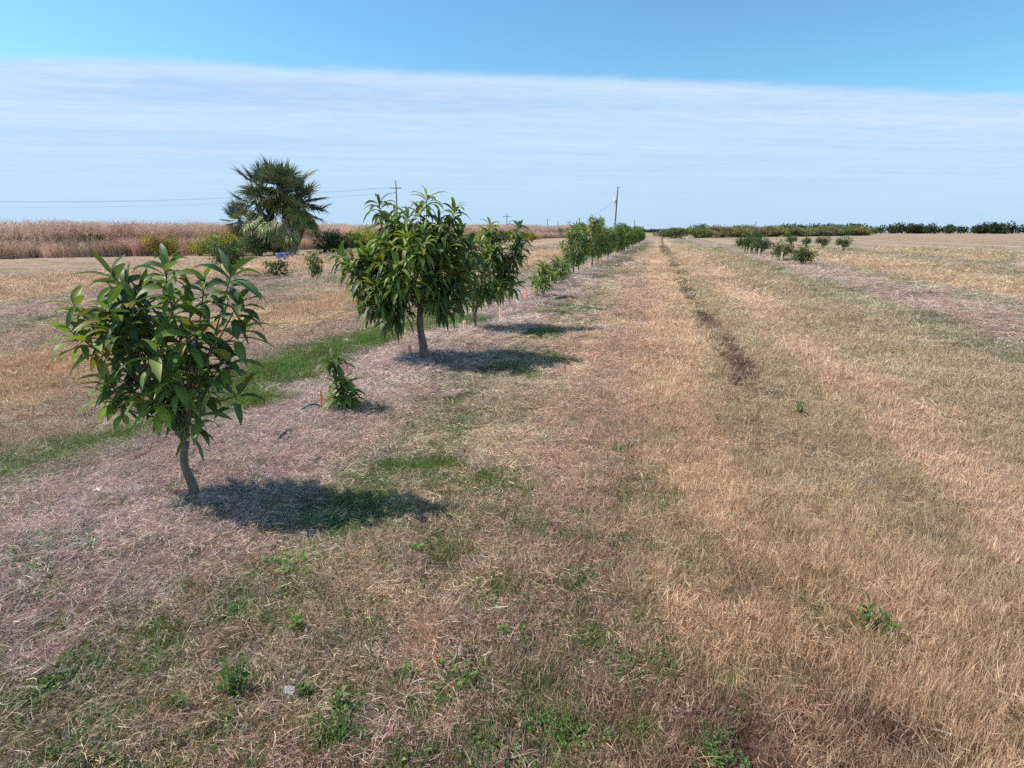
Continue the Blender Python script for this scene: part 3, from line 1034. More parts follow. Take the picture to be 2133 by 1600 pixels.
# the denser trees further up the row: five shapes, then copies
protos = []
for k in range(5):
    r_ = np.random.default_rng(40 + k)
    hh = (1.80, 1.95, 2.0, 1.7, 1.9)[k]
    tp = blob_tips(r_, 52, (0, 0, hh * .56), (.56, .56, hh * .36), .28, .55)
    tp += [(r_.normal(0, .25), r_.normal(0, .25), hh - r_.uniform(0, .16), 1.2) for _ in range(7)]
    protos.append(tree_meshes(50 + k, tp, (.02, 0, .36 if k != 3 else .55), .03, L=.245, W=.056, nleaf=14, S=4, limbs=5, young=.12, drop=1.3))
ORD = ['first', 'second', 'third', 'fourth', 'fifth', 'sixth', 'seventh', 'eighth', 'ninth', 'tenth', 'eleventh', 'twelfth', 'thirteenth', 'fourteenth', 'fifteenth',
       'sixteenth', 'seventeenth', 'eighteenth', 'nineteenth', 'twentieth', 'twenty-first', 'twenty-second', 'twenty-third', 'twenty-fourth', 'twenty-fifth', 'twenty-sixth',
       'twenty-seventh', 'twenty-eighth', 'twenty-ninth', 'thirtieth', 'thirty-first', 'thirty-second']
yy = 20.6
roots = {}
k = 0
ys = []
while yy < 96 and k < 32:
    ys.append(yy)
    yy += 2.35 + random.uniform(-.3, .5) + (1.6 if k in (1, 6, 12) else 0)
    k += 1
for i, y in enumerate(ys):
    v = (3, 1, 2, 0, 4)[i % 5] if i < 5 else random.randrange(5)
    x = ROW - .08 + random.uniform(-.12, .12)
    wd = random.uniform(.78, 1.0)
    sc = (wd, wd, random.choice((.82, .95, 1.0, 1.05, 1.12)) if i else 1.02)
    lab = '%s mango tree of the dense stretch of the row beyond the low saplings' % ORD[i]
    if v not in roots:
        roots[v] = tree_object('mango_tree', protos[v], at_ground(x, y), random.uniform(0, 6.28), lab, 'tree', 'mango trees of the main row', sc)
    else:
        copy_tree(roots[v], at_ground(x, y), random.uniform(0, 6.28), sc, lab)


# ---------------------------------------------------------------- saplings
def sapling_meshes(seed, h, tips, L=.15, W=.038, nleaf=10, r=.008, young=.3, S=6, spread=.1, drop=1.2):
    rng_ = np.random.default_rng(seed)
    st_, cr_ = MB(), MB()
    zz = np.linspace(-.02, h, 7)
    t = np.linspace(0, 1, 7)
    main = np.stack([.02 * np.sin(t * 4), .015 * np.sin(t * 3 + 1), zz], -1)
    st_.tube(main, np.linspace(r, r * .5, 7), 7)
    for (x, y, z, v) in tips:
        tip = np.array([x, y, z])
        a_ = main[np.argmin(np.abs(zz - z * .55))]
        m_ = (a_ + tip) / 2 + np.array([0, 0, .02])
        s = np.linspace(0, 1, 5)[:, None]
        q = (1 - s) ** 2 * a_ + 2 * s * (1 - s) * m_ + s * s * tip
        st_.tube(q, np.linspace(r * .55, .002, 5), 5)
        h_ = LEAF_YOUNG * rng_.uniform(.65, 1) if rng_.uniform() < young else (LEAF_MID if rng_.uniform() < .6 else LEAF_DARK)
        whorl(cr_, tip, unit(q[-1] - q[-2] + np.array([0, 0, .03])), int(nleaf * v), L, W, rng_, h_, drop, S, spread)
    return st_.mesh('stem', M_stem), cr_.mesh('leaves', M_leaf)


def sapling(name, meshes, loc, rz, label, group='saplings in the orchard rows', sc=1.0, cat='sapling'):
    t = empty(name, loc, rz)
    t.scale = (sc, sc, sc)
    tag(t, label, cat, group)
    link('stem', meshes[0], t)
    link('leaves', meshes[1], t)
    return t


# near sapling: bare middle, umbrella of leaves on top, leafy skirt to the right of the foot
sap = sapling_meshes(61, .44, [(.0, .0, .47, 1.3), (.02, .0, .42, .8), (.02, -.02, .235, .4), (.08, .0, .28, .7), (.12, -.03, .20, .8), (.07, .05, .16, .8), (.14, .03, .12, .7), (.09, -.06, .10, .7), (.05, -.04, .13, .5), (.0, .02, .12, .8), (.10, .0, .25, .8), (.04, .06, .22, .6), (.13, -.02, .13, .7)],
                     L=.185, W=.052, nleaf=12, young=.22, spread=.05, drop=1.5)
sapling('mango_sapling', sap, at_ground(-2.775, 4.47), YAW, 'small mango sapling beside the bright orange stake, leafy at foot and top')
saps = []
for k, (h, n) in enumerate(((.8, 13), (.62, 10), (.5, 9))):
    r_ = np.random.default_rng(70 + k)
    tp = [(0, 0, h, 1.2)] + [(r_.normal(0, .17), r_.normal(0, .17), r_.uniform(.18, h * .95), 1.0) for _ in range(n)]
    saps.append(sapling_meshes(75 + k, h * .9, tp, L=.22, W=.055, nleaf=12, S=4, young=.25, r=.012))
sapling('mango_sapling', saps[0], at_ground(-2.74, 13.9), 1.0, 'bushy pale green sapling behind the salmon stake, right of the second tree')
sapling('mango_sapling', saps[1], at_ground(-2.98, 15.2), 2.6, 'thin sapling with yellow new leaves behind the bushy one')
sapling('mango_sapling', saps[0], at_ground(-2.98, 17.2), 4.1, 'leafy sapling halfway between the bushy one and the dense trees', sc=.95)
sapling('mango_sapling', saps[2], at_ground(-3.03, 18.6), .3, 'low sapling close before the dense stretch of trees', sc=1.2)


def shrub_meshes(seed, R, n, hues, leaf=.05, stems=7, squat=1.0, lumps=9, zc=.5, S=3, leafw=.5, mat=None):
    """many-stemmed shrub: leaf clumps at the ends of twigs, gaps between them"""
    rng_ = np.random.default_rng(seed)
    br_, cr_ = MB(), MB()
    R = np.array(R)
    lump = []
    for k in range(lumps):
        p_ = unit(rng_.normal(0, 1, 3)) * rng_.uniform(.45, .85)
        c_ = np.array([p_[0] * R[0], p_[1] * R[1], R[2] * (1.0 + p_[2] * .85)])
        lump.append((c_, rng_.uniform(.28, .48), hues[rng_.integers(len(hues))]))
        a_ = np.array([rng_.normal(0, R[0] * .08), rng_.normal(0, R[1] * .08), -.03])
        m_ = np.array([c_[0] * .35, c_[1] * .35, c_[2] * .55])
        s = np.linspace(0, 1, 6)[:, None]
        q = (1 - s) ** 2 * a_ + 2 * s * (1 - s) * m_ + s * s * c_
        br_.tube(q, np.linspace(.035, .008, 6) * (R[2] / 1.2) ** .5, 5)
        for _ in range(3):
            e = c_ + unit(rng_.normal(0, 1, 3)) * R * .35
            br_.tube(np.stack([q[4], (q[4] + e) / 2 + [0, 0, .03], e]), [.01, .007, .003], 4)
    per = n // lumps
    for (c_, rr, h_) in lump:
        nclump = 14
        for q in range(nclump):
            d_ = rng_.normal(0, 1, 3)
            d_ = d_ / np.linalg.norm(d_) * rng_.uniform(.35, 1) ** .6
            cc_ = c_ + d_ * R * rr * 1.25
            if cc_[2] < .05:
                cc_[2] = .05 + abs(rng_.normal(0, .1))
            m_ = max(2, per // nclump)
            base = cc_ + rng_.normal(0, .10, (m_, 3)) * np.maximum(R, .5)
            base[:, 2] = np.maximum(base[:, 2], .02)
            dd = rng_.normal(0, 1, (m_, 3)) + np.array([0, 0, .35])
            hue = np.asarray(h_) * rng_.uniform(.7, 1.3) * (1 + rng_.normal(0, .06, 3))
            cl_ = hue[None] * rng_.uniform(.7, 1.3, (m_, 1))
            cr_.leaves(base, dd, leaf * rng_.uniform(.7, 1.3, m_), leaf * leafw, .5, cl_, S=S, rng=rng_)
    return br_.mesh('branches', M_twig), cr_.mesh('foliage', mat or M_shrub)


def shrub(name, meshes, loc, rz, label, cat='shrub', group=None, sc=1.0):
    t = empty(name, loc, rz)
    t.scale = sc if isinstance(sc, tuple) else (sc, sc, sc)
    tag(t, label, cat, group)
    link('branches', meshes[0], t)
    link('foliage', meshes[1], t)
    return t


G_DK, G_MD, G_YG, G_YE, G_OR = (.065, .105, .038), (.12, .17, .05), (.24, .27, .06), (.40, .36, .07), (.34, .22, .09)
# second row, left: two open saplings, more beyond
lsap = shrub_meshes(81, (.34, .30, .28), 420, [G_MD, G_DK, G_YG], leaf=.075, lumps=7, leafw=.55, S=4)
lsap2 = shrub_meshes(82, (.26, .26, .40), 460, [G_DK, G_MD], leaf=.080, lumps=8, leafw=.5, S=4)
shrub('young_shrub', lsap, at_ground(-13.1, 17.9), .4, 'low spreading young tree with open branches in the second row, left of two', 'young tree', 'young trees of the second row', sc=(1.9, 1.7, 1.15))
shrub('young_shrub', lsap2, at_ground(-11.5, 17.7), 1.4, 'narrow upright young tree in the second row, right of two', 'young tree', 'young trees of the second row', sc=1.25)
dense = shrub_meshes(83, (.55, .55, .55), 1500, [G_DK, G_MD, G_DK], leaf=.10, lumps=12, leafw=.4, S=4)
shrub('young_shrub', dense, at_ground(-14.6, 17.6), 1.0, 'dark bushy young tree of the second row at the left edge of the photo', 'young tree', 'young trees of the second row', sc=(1, 1, 1.35))

# right-hand row: dark dense young trees with little stakes before them
rlab = ['leftmost dark bush of the clump in the right-hand row', 'dark bush in the middle of the clump in the right-hand row', 'rightmost dark bush of the clump in the right-hand row', 'separate dark bush nearer than the clump in the right-hand row', 'nearest dark bush of the right-hand row, at the edge of the photo']
for i, (x, y, s, sz) in enumerate(((6.15, 47.5, 1.0, 1.0), (6.25, 44.6, 1.05, 1.1), (6.3, 41.6, 1.0, .95), (6.45, 35.2, .85, .95), (6.6, 30.6, .85, .8))):
    shrub('young_tree', dense, at_ground(x, y), i * 1.3, rlab[i], 'young tree', 'young trees of the right-hand row', sc=(s * 1.25, s * 1.25, s * sz * 1.3))
for i, (x, y, s) in enumerate(((15.2, 63, 1.2), (15.3, 70.5, 1.0), (15.2, 78, 1.2), (15.4, 57, 1.15))):
    shrub('young_tree', dense, at_ground(x, y), i * 2.1, '%s dark bush from the near end of the farther right row' % ('second', 'third', 'fourth', 'first')[i], 'young tree', 'young trees of the farther right row', sc=s)

# scrub in front of the reeds, around the palm and on along the field's edge
scr_a = shrub_meshes(91, (1.5, 1.1, .72), 3400, [G_YG, G_MD, G_YE, G_MD], leaf=.13, lumps=16, leafw=.45)
scr_b = shrub_meshes(92, (1.5, 1.2, .68), 3400, [G_DK, G_MD, G_DK], leaf=.13, lumps=16, leafw=.45)
scr_c = shrub_meshes(93, (1.2, 1.0, .75), 3000, [G_YE, G_YG, G_OR], leaf=.13, lumps=14, leafw=.45)
scr_d = shrub_meshes(94, (1.0, .9, .5), 1500, [(.20, .15, .11), (.16, .13, .08), (.22, .17, .12)], leaf=.10, lumps=10, leafw=.3)
SCR = [
    (scr_a, -28.4, 33.6, 1.15, 'yellow green shrub left of the palm, at the foot of the brown reeds'),
    (scr_c, -30.6, 34.0, .8, 'yellowish shrub second to the left from the palm'),
    (scr_b, -26.4, 34.6, 1.0, 'green shrub directly left of the palm foot'),
    (scr_c, -32.8, 33.0, 1.1, 'yellow leaved shrub near the left edge of the photo before the reeds'),
    (scr_d, -26.0, 32.2, .7, 'greyish brown dead bush beside the blue plastic tub'),
    (scr_b, -23.0, 38.6, 1.25, 'dark green shrub first to the right of the palm'),
    (scr_a, -21.6, 40.5, 1.45, 'yellow topped shrub second to the right of the palm'),
    (scr_a, -20.4, 38.8, 1.25, 'olive shrub third to the right of the palm'),
    (scr_a, -19.8, 43.5, 1.45, 'yellow green shrub behind the left shoots of the largest tree'),
    (scr_d, -21.6, 33.6, .55, 'low brown bush beside the red container'),
    (scr_a, -20.4, 62, 1.2, 'olive shrub seen through the crowns of the two near trees'),
    (scr_b, -20.2, 73, 1.3, 'dark green shrub right of the second tree, nearest of three'),
    (scr_a, -20.2, 82, 1.35, 'green shrub right of the second tree, middle of three'),
    (scr_c, -20.2, 93, 1.25, 'orange yellow shrub right of the second tree, farthest of three'),
]
for i, (me, x, y, s, lab) in enumerate(SCR):
    shrub('scrub_bush', me, at_ground(x, y, -.03), i * 1.7, lab, 'shrub', 'shrubs along the edge of the reeds', sc=s)
for i, (x, y) in enumerate(((-36.5, 31), (-40, 30), (-44, 27), (-49, 25.5))):
    shrub('scrub_bush', (scr_b, scr_a, scr_c, scr_a)[i], at_ground(x, y, -.03), i * 2.2, '%s shrub outward from the palm beyond the left edge of the photo' % ORD[i], 'shrub', 'shrubs along the edge of the reeds', sc=1.1)

# far line of yellowing bushes across the end of the field
far_m = [shrub_meshes(110 + k, (3.2, 2.6, 1.25), 5200, h, leaf=.34, lumps=18, leafw=.5) for k, h in enumerate((
    [(.13, .17, .08), (.14, .15, .08), (.19, .20, .09), (.24, .19, .15)], [(.33, .30, .10), (.22, .23, .09), (.28, .21, .12)], [(.22, .24, .10), (.28, .26, .11), (.14, .17, .08)], [(.29, .21, .13), (.26, .20, .15), (.22, .22, .10)]))]
order = [0, 2, 1, 3, 1, 2, 3, 1, 3, 2, 3, 1, 2, 3, 1, 2, 2, 1, 3, 2]
for i, k in enumerate(order):
    t = i / 19
    x = 3.4 + 74 * t + random.uniform(-1.6, 1.6)
    y = 146 + 118 * t ** .9
    s = 1.05 + random.uniform(-.28, .28) + t * .5
    kind_ = ('grey green', 'yellow', 'yellow green', 'russet')[k]
    shrub('orchard_bush', far_m[k], at_ground(x, y, -.2), i * 1.9, '%s bush, %s to the right of the tracks in the far line' % (kind_, ORD[i]), 'bush', 'bushes across the far end of the field', sc=(s, s, s * random.uniform(.85, 1.25)))
for i, (x, y, k, s) in enumerate(((-5.2, 108, 0, .72), (-5.6, 120, 3, .7), (-7.0, 134, 1, .8))):
    shrub('orchard_bush', far_m[k], at_ground(x, y, -.1), i, ('grey green bush at the far end of the mango row', 'russet bush closing the far end of the mango row', 'yellow bush left of the far end of the tracks')[i], 'bush', 'bushes across the far end of the field', sc=s)

# ---------------------------------------------------------------- the reeds behind and a wood far off


def reed_clump(seed):
    rng_ = np.random.default_rng(seed)
    mb = MB()
    n = 60
    base = np.stack([rng_.uniform(-.6, .6, n), rng_.uniform(-.6, .6, n), np.full(n, -.05)], -1)
    d_ = np.stack([rng_.normal(0, .13, n), rng_.normal(0, .13, n), np.ones(n)], -1)
    H_ = rng_.uniform(1.1, 2.1, n)
    c_ = rng_.uniform(.7, 1.25, (n, 1)) * rng_.normal(1, .05, (n, 3))
    mb.blades(base, d_, H_, .022, rng_.normal(0, .15, (n, 3)), c_, S=4, rng=rng_)
    k = rng_.integers(0, n, 520)
    t = rng_.uniform(.35, 1, 520)
    b_ = base[k] + d_[k] * (H_[k] * t)[:, None]
    dd = rng_.normal(0, .7, (520, 3)) + np.array([0, 0, .5])
    mb.blades(b_, dd, rng_.uniform(.10, .30, 520), rng_.uniform(.012, .03, 520), .5, rng_.uniform(.65, 1.25, (520, 1)) * np.ones(3), S=3, rng=rng_)
    return mb.mesh('reed_clump', M_reed)


C_reed = proto_collection('reed_clumps', [reed_clump(500 + i) for i in range(5)])
n = 9500
yr = 12 + 260 * RNG.uniform(0, 1, n) ** 1.5
front = -31.0 + 1.2 * np.sin(yr * .13) + 8 * np.clip((yr - 60) / 120, 0, 1) * 0 + np.where(yr > 60, 3.5, 0) + np.clip((yr - 95) / 60, 0, 1) * 4
depth = np.where(RNG.uniform(0, 1, n) < .5, RNG.uniform(0, 5, n), RNG.uniform(0, 40, n))
xr = front - depth
xr = np.where(yr < 34, xr - (34 - yr) * .9, xr)
pos = np.stack([xr, yr, np.clip((depth) * .012, 0, .4) + .0 * xr], -1)
rot = np.stack([RNG.normal(0, .06, n), RNG.normal(0, .06, n), RNG.uniform(0, 6.28, n)], -1)
s = RNG.uniform(.8, 1.15, n) * (1 + np.clip((yr - 60) / 250, 0, .5)) * (.86 + .25 * fbm(xr * .15, yr * .15, 8, 2))
s = np.where(depth < 2.2, s * .55, s)
scl = np.stack([s * 1.15, s * 1.15, s], -1)
tint = np.array([.80, .60, .50]) * RNG.uniform(.75, 1.2, (n, 1)) * (1 + RNG.normal(0, .04, (n, 3)))
dkk = (RNG.uniform(0, 1, (n, 1)) < .12)
tint = np.where(dkk, tint * np.array([.6, .5, .5]), tint)
scatter('dry_reeds', C_reed, pos, rot, scl, tint, 'bank of tall reddish brown dead weeds behind the palm and shrubs', 'dead weeds', 5)

# far wood: one mass of crowns on the horizon
mb = MB()
rng = np.random.default_rng(5)
for (x0, y0, x1, y1, n, h0, h1) in ((88, 520, 620, 330, 430, 4., 8), (-30, 760, 150, 600, 160, 3, 4.5), (-520, 360, -160, 720, 150, 3, 6)):
    for i in range(n):
        t = rng.uniform()
        c_ = np.array([x0 + (x1 - x0) * t, y0 + (y1 - y0) * t + rng.uniform(-12, 12), 0])
        H_ = rng.uniform(h0, h1)
        m_ = 130
        u_ = rng.normal(0, 1, (m_, 3))
        u_ /= np.linalg.norm(u_, axis=1, keepdims=True)
        base = c_ + u_ * np.array([4, 4, H_ * .5]) * rng.uniform(.5, 1, (m_, 1)) + np.array([0, 0, H_ * .5])
        base[:, 2] = np.maximum(base[:, 2], .2)
        hue = np.array([.05, .075, .04]) * rng.uniform(.7, 1.3)
        mb.leaves(base, rng.normal(0, 1, (m_, 3)), 1.5, 1.0, .3, hue[None] * rng.uniform(.7, 1.3, (m_, 1)), S=3, rng=rng)
tag(mb.build('far_woods', M_shrub), 'low dark line of woods on the horizon', 'woods', kind='stuff')


# ---------------------------------------------------------------- the cabbage palm
def frond_mesh(seed, R=1.0, n=30, droop=1.0, hue=(.075, .115, .045), span=2.5, dead=False):
    """costapalmate fan: petiole along +x from the origin, segments from its end"""
    rng_ = np.random.default_rng(seed)
    mb = MB()
    pl = .95
    s = np.linspace(0, 1, 5)
    pet = np.stack([s * pl, 0 * s, -.10 * s ** 2 * pl], -1)
    mb.tube(pet, np.linspace(.028, .014, 5), 5, C=np.asarray(hue) * 1.5)
    a = np.linspace(-span, span, n) + rng_.normal(0, .03, n)
    t = np.abs(a) / span
    base = np.stack([pl + .28 * (1 - t) * np.ones(n), .02 * np.sin(a), -.10 - .10 * (1 - t)], -1)
    base[:, 0] -= .05 * t
    d_ = np.stack([np.cos(a * .86), np.sin(a * .86), .28 * (1 - t) + rng_.normal(0, .05, n) + .1], -1)
    L_ = R * (1.0 - .35 * t ** 2) * rng_.uniform(.85, 1.1, n)
    c_ = np.asarray(hue)[None] * rng_.uniform(.7, 1.35, (n, 1))
    mb.leaves(base, d_, L_, .095 if not dead else .045, droop * rng_.uniform(.7, 1.4, n), c_, S=6, fold=.5, rng=rng_, peak=.55)
    return mb.mesh('frond', M_palm)


F_up = [frond_mesh(600 + i, 1.25, 30, .40, (.115, .155, .09), 2.3) for i in range(3)]
F_mid = [frond_mesh(610 + i, 1.25, 30, .75, (.14, .17, .09), 2.3) for i in range(3)]
F_low = [frond_mesh(620 + i, 1.1, 32, 1.9, (.24, .27, .09), 2.1) for i in range(3)]
F_dead = [frond_mesh(630 + i, 1.0, 26, 2.6, (.46, .35, .25), 1.8, True) for i in range(3)]
PALM = (-25.5, 36.0, 0.0)
palm = empty('cabbage_palm', PALM, YAW)
tag(palm, 'big cabbage palm clump with fan leaves down to the ground before the brown reeds', 'palm')
HEADS = [((-.85, .2, 4.45), 22, 1.0), ((.45, .1, 4.65), 22, 1.0), ((1.35, .0, 3.7), 19, .98), ((-1.45, .1, 3.35), 14, .98), ((1.9, -.5, 2.9), 9, .9)]
rng = random.Random(4)
for hi, (hp, nf, fs) in enumerate(HEADS):
    mb = MB()
    s = np.linspace(0, 1, 10)
    base = np.array([hp[0] * .25, hp[1] * .3, -.1])
    mid = np.array([hp[0] * .75, hp[1] * .6, hp[2] * .4])
    pts = ((1 - s) ** 2)[:, None] * base + (2 * s * (1 - s))[:, None] * mid + (s ** 2)[:, None] * np.array(hp)
    mb.tube(pts, .19 * (1 + .18 * np.sin(s * 60)), 10)
    for q in range(46):                                    # old leaf bases
        k = rng.randrange(1, 9)
        a = rng.uniform(0, 6.28)
        o_ = pts[k] + np.array([math.cos(a), math.sin(a), 0]) * .17
        e_ = o_ + np.array([math.cos(a) * .18, math.sin(a) * .18, .26])
        mb.tube([o_, (o_ + e_) / 2, e_], [.05, .04, .02], 4)
    mb.build('trunk', M_palmbark, palm)
    for f in range(nf):
        az = f * 2.39996 + rng.uniform(-.3, .3)
        t = (f + .5) / nf
        el = math.radians(84 - 150 * t ** .85) + rng.uniform(-.12, .12)
        if t < .42:
            me = F_up[f % 3]
        elif t < .80:
            me = F_mid[f % 3]
        else:
            me = F_low[f % 3]
        if hi == 4 and t < .3:
            me = F_mid[f % 3]
        o = link('frond', me, palm)
        o.rotation_mode = 'XYZ'
        R_ = Matrix.Rotation(az, 4, 'Z') @ Matrix.Rotation(-el, 4, 'Y') @ Matrix.Rotation(rng.uniform(-.5, .5), 4, 'X')
        o.matrix_local = Matrix.Translation(Vector(hp)) @ R_ @ Matrix.Scale(fs * rng.uniform(.85, 1.08) * (.82 if t < .2 else 1), 4)
# lower skirt of drooping fronds and dead ones
for i in range(32):
    az = rng.uniform(0, 6.28) if i % 2 else rng.uniform(-2.9, -.3)
    zz = rng.uniform(1.9, 3.6)
    rr = rng.uniform(.7, 1.7)
    dead = i % 5 == 0
    o = link('dead_frond' if dead else 'frond', (F_dead if dead else F_low)[i % 3], palm)
    R_ = Matrix.Rotation(az, 4, 'Z') @ Matrix.Rotation(rng.uniform(.35, 1.0), 4, 'Y')
    o.matrix_local = Matrix.Translation(Vector((math.cos(az) * rr + .1, math.sin(az) * rr * .7, zz))) @ R_ @ Matrix.Scale(rng.uniform(.85, 1.05), 4)
for i, (x, y, z, az) in enumerate(((.75, -.6, 1.75, -1.4), (.95, -.55, 1.6, -1.9), (.55, -.5, 1.55, -1.2), (.85, -.4, 1.3, -1.5), (-.1, -.6, 2.7, -1.7))):
    o = link('dead_frond', F_dead[i % 3], palm)
    o.matrix_local = Matrix.Translation(Vector((x, y, z))) @ Matrix.Rotation(az, 4, 'Z') @ Matrix.Rotation(1.25, 4, 'Y')
    o['label'] = 'pale tan dead frond hanging at the foot of the palm'
# a smaller palm at the left edge
palm2 = empty('cabbage_palm', (-33.2, 41.5, 0), 0)
palm2.scale = (.8, .8, .95)
tag(palm2, 'smaller palm half hidden at the left edge behind the big palm clump', 'palm')
mb = MB()
mb.tube([(0, 0, -.1), (.1, 0, 1.2), (.05, 0, 2.6)], [.22, .19, .17], 10)
mb.build('trunk', M_palmbark, palm2)
for f in range(24):
    t = (f + .5) / 24
    az = f * 2.39996
    el = math.radians(75 - 140 * t)
    o = link('frond', (F_up if t < .4 else F_mid if t < .75 else F_low)[f % 3], palm2)
    o.matrix_local = Matrix.Translation(Vector((.05, 0, 2.6))) @ Matrix.Rotation(az, 4, 'Z') @ Matrix.Rotation(-el, 4, 'Y') @ Matrix.Scale(.85, 4)


# ---------------------------------------------------------------- poles and wires
def pole_mesh(h, lean=(0, 0), r=.15):
    mb = MB()
    t = np.linspace(0, 1, 6)
    mb.tube(np.stack([lean[0] * t, lean[1] * t, -.3 + (h + .3) * t], -1), np.linspace(r, r * .68, 6), 10)
    return mb


ps = empty('utility_pole', (-8.1, 104.7, 0), YAW)
tag(ps, 'tall bare wooden pole with white transformer standing behind the mango row', 'utility pole')
pole_mesh(8.9, (.30, 0), .16).build('pole', M_pole, ps)
mb = MB()
t = np.linspace(0, 1, 8)
mb.tube([(-.12, 0, 6.2), (-.12, 0, 6.25), (-.12, 0, 6.85), (-.12, 0, 6.95)], [.10, .20, .20, .08], 12)
mb.tube([(-.12, 0, 6.95), (-.12, 0, 7.12)], [.035, .03], 6)
mb.build('transformer', M_white, ps)
mb = MB()
mb.tube([(.29, 0, 8.78), (.55, 0, 8.86), (.8, 0, 8.78)], .028, 6)
mb.box((.29, 0, 8.92), (.34, .2, .05))
mb.build('bracket', M_metal, ps)
# low pole left of it and the service wire between
ps2 = empty('utility_pole', (-15.9, 116.9, 0), YAW)
tag(ps2, 'short wooden pole left of the tall bare one, taking its sagging wire', 'utility pole')
pole_mesh(4.05, (.05, 0), .14).build('pole', M_pole, ps2)
mb = MB()
mb.box((.05, 0, 4.08), (.30, .3, .1))
mb.build('cap', M_metal, ps2)


def wire(name, a, b, sag, r, label, n=18):
    a, b = np.array(a, float), np.array(b, float)
    t = np.linspace(0, 1, n)[:, None]
    pts = a + (b - a) * t
    pts[:, 2] -= sag * 4 * (t * (1 - t))[:, 0]
    o = MB().tube(pts, r, 5).build(name, M_wire)
    tag(o, label, 'wire')
    return o


wire('service_wire', (-8.1 - .2 * RX, 104.7 - .2 * RY, 6.75), (-15.9, 116.9, 4.12), .75, .020, 'sagging wire from the white transformer down to the short pole')

cross = empty('utility_pole', (-54.9, 117.8, 0), YAW)
tag(cross, 'wooden pole with two crossarms rising behind the shoots of the largest tree', 'utility pole')
pole_mesh(11.9, (.05, 0), .17).build('pole', M_pole, cross)
mb = MB()
mb.box((.04, -.16, 10.35), (2.5, .10, .13))
mb.build('crossarm', M_pole, cross)
mb = MB()
for x in (-1.15, -.5, .5, 1.15):
    mb.tube([(x, -.16, 10.4), (x, -.16, 10.5), (x, -.16, 10.62)], [.05, .07, .03], 6)
mb.build('insulators', M_metal, cross)
mb = MB()
mb.box((-.18, -.1, 9.45), (.34, .16, .12))
mb.tube([(-.34, -.1, 9.5), (-.34, -.1, 9.75)], .06, 6)
mb.build('switch', M_metal, cross)
for k, (z0, z1, off) in enumerate(((10.6, 11.3, -1.15), (10.6, 11.0, 1.15), (9.5, 9.9, 0))):
    wire('power_line', (-54.9 + off * RX, 117.8 + off * RY, z0), (-205, 100 - k, z1 - .6), 2.5, .014, ('upper wire running left from the pole with crossarms', 'middle wire running left from the pole with crossarms', 'lowest wire running left from the pole with crossarms')[k], 24)
FAR = [(-83.4, 319.3, 11.3, 'thin far pole with crossarm, nearest of the line right of the largest tree', True), (-74.7, 393., 9.7, 'far pole second in the line, just above the orange shrub', False),
       (-74.5, 433.6, 8.8, 'far pole third in the line, between two others', False), (-63.5, 415.2, 9.4, 'far pole with a clear crossarm, fourth in the line', True),
       (-18.8, 419.6, 9.0, 'far pole standing alone right of the tall bare pole', False), (70., 495.1, 9.2, 'far pole standing above the bush line on the right', False)]
for (x, y, h, lab, arm) in FAR:
    e = empty('utility_pole', (x, y, 0), YAW)
    tag(e, lab, 'utility pole', 'poles far off on the horizon')
    pole_mesh(h, (0, 0), .30).build('pole', M_pole, e)
    m_ = MB()
    w_ = 4.4 if arm else 1.2
    m_.box((0, -.3, h - 1.7 if arm else h - .4), (w_, .2, .28))
    m_.build('crossarm', M_pole, e)


# ---------------------------------------------------------------- stakes, hose, rocks, litter
def stake(x, y, h, w, mat, label, lean=(0, 0), group='marker stakes along the mango row', slot=True):
    k_ = 1.25 if y < 5 else 1.5
    h, w = h * k_, w * k_
    e = empty('marker_stake', at_ground(x, y, .01), YAW + lean[0])
    e.rotation_euler = (lean[0] * .5, lean[1], YAW - .8)
    tag(e, label, 'stake', group)
    mb_ = MB()
    # T-section strip: a flat blade with a raised rib, cut to a point below
    zb = -.05
    V = []
    for z, k in ((zb, .25), (-.005, 1), (h * .5, 1), (h - .006, 1), (h, .86)):
        for (a_, b_) in ((-w / 2, -.002), (-w * .12, -.003), (-w * .12, -.009), (w * .12, -.009), (w * .12, -.003), (w / 2, -.002), (w / 2, .002), (-w / 2, .002)):
            V.append((a_ * k, b_, z))
    Q = []
    for i in range(4):
        for j in range(8):
            k = (j + 1) % 8
            Q.append((i * 8 + j, i * 8 + k, (i + 1) * 8 + k, (i + 1) * 8 + j))
    t_ = 4 * 8
    Q += [(t_, t_ + 1, t_ + 6, t_ + 7), (t_ + 1, t_ + 4, t_ + 5, t_ + 6), (t_ + 1, t_ + 2, t_ + 3, t_ + 4)]
    mb_.add(V, Q)
    mb_.build('blade', mat, e, smooth=False)
    if slot:
        m2 = MB()
        m2.box((0, -.0105, h * .82), (w * .9, .003, .008))
        m2.build('tie', M_white if mat is not M_white else M_orange, e)
    return e


stake(-2.905, 4.44, .155, .036, M_orange, 'bright orange stake beside the near sapling and the dark hose arc', (.05, .06))
stake(-3.01, 6.65, .10, .042, M_pink, 'short red pink stake at the foot of the largest mango tree', (.0, -.08))
stake(-2.95, 8.59, .12, .04, M_salmon, 'salmon stake just left of the second tree trunk', (0, .1))
stake(-2.80, 10.24, .13, .045, M_salmon, 'pale orange stake under the right side of the second tree', (0, .0))
stake(-2.96, 12.23, .17, .035, M_white, 'clean white stake between the second tree and the bushy sapling', (0, .0), slot=False)
stake(-2.98, 13.1, .16, .05, M_pink, 'faded pink stake just beyond the white one', (0, .1))
stake(-2.92, 13.75, .20, .04, M_wood, 'tan stake against the bushy sapling', (0, -.03), slot=False)
for i, y in enumerate((21.6, 24.0, 28.2)):
    stake(-2.78, y, .22, .05, (M_wood, M_salmon, M_wood)[i], '%s small stake at the foot of the dense stretch of mango trees' % ORD[i], slot=False)
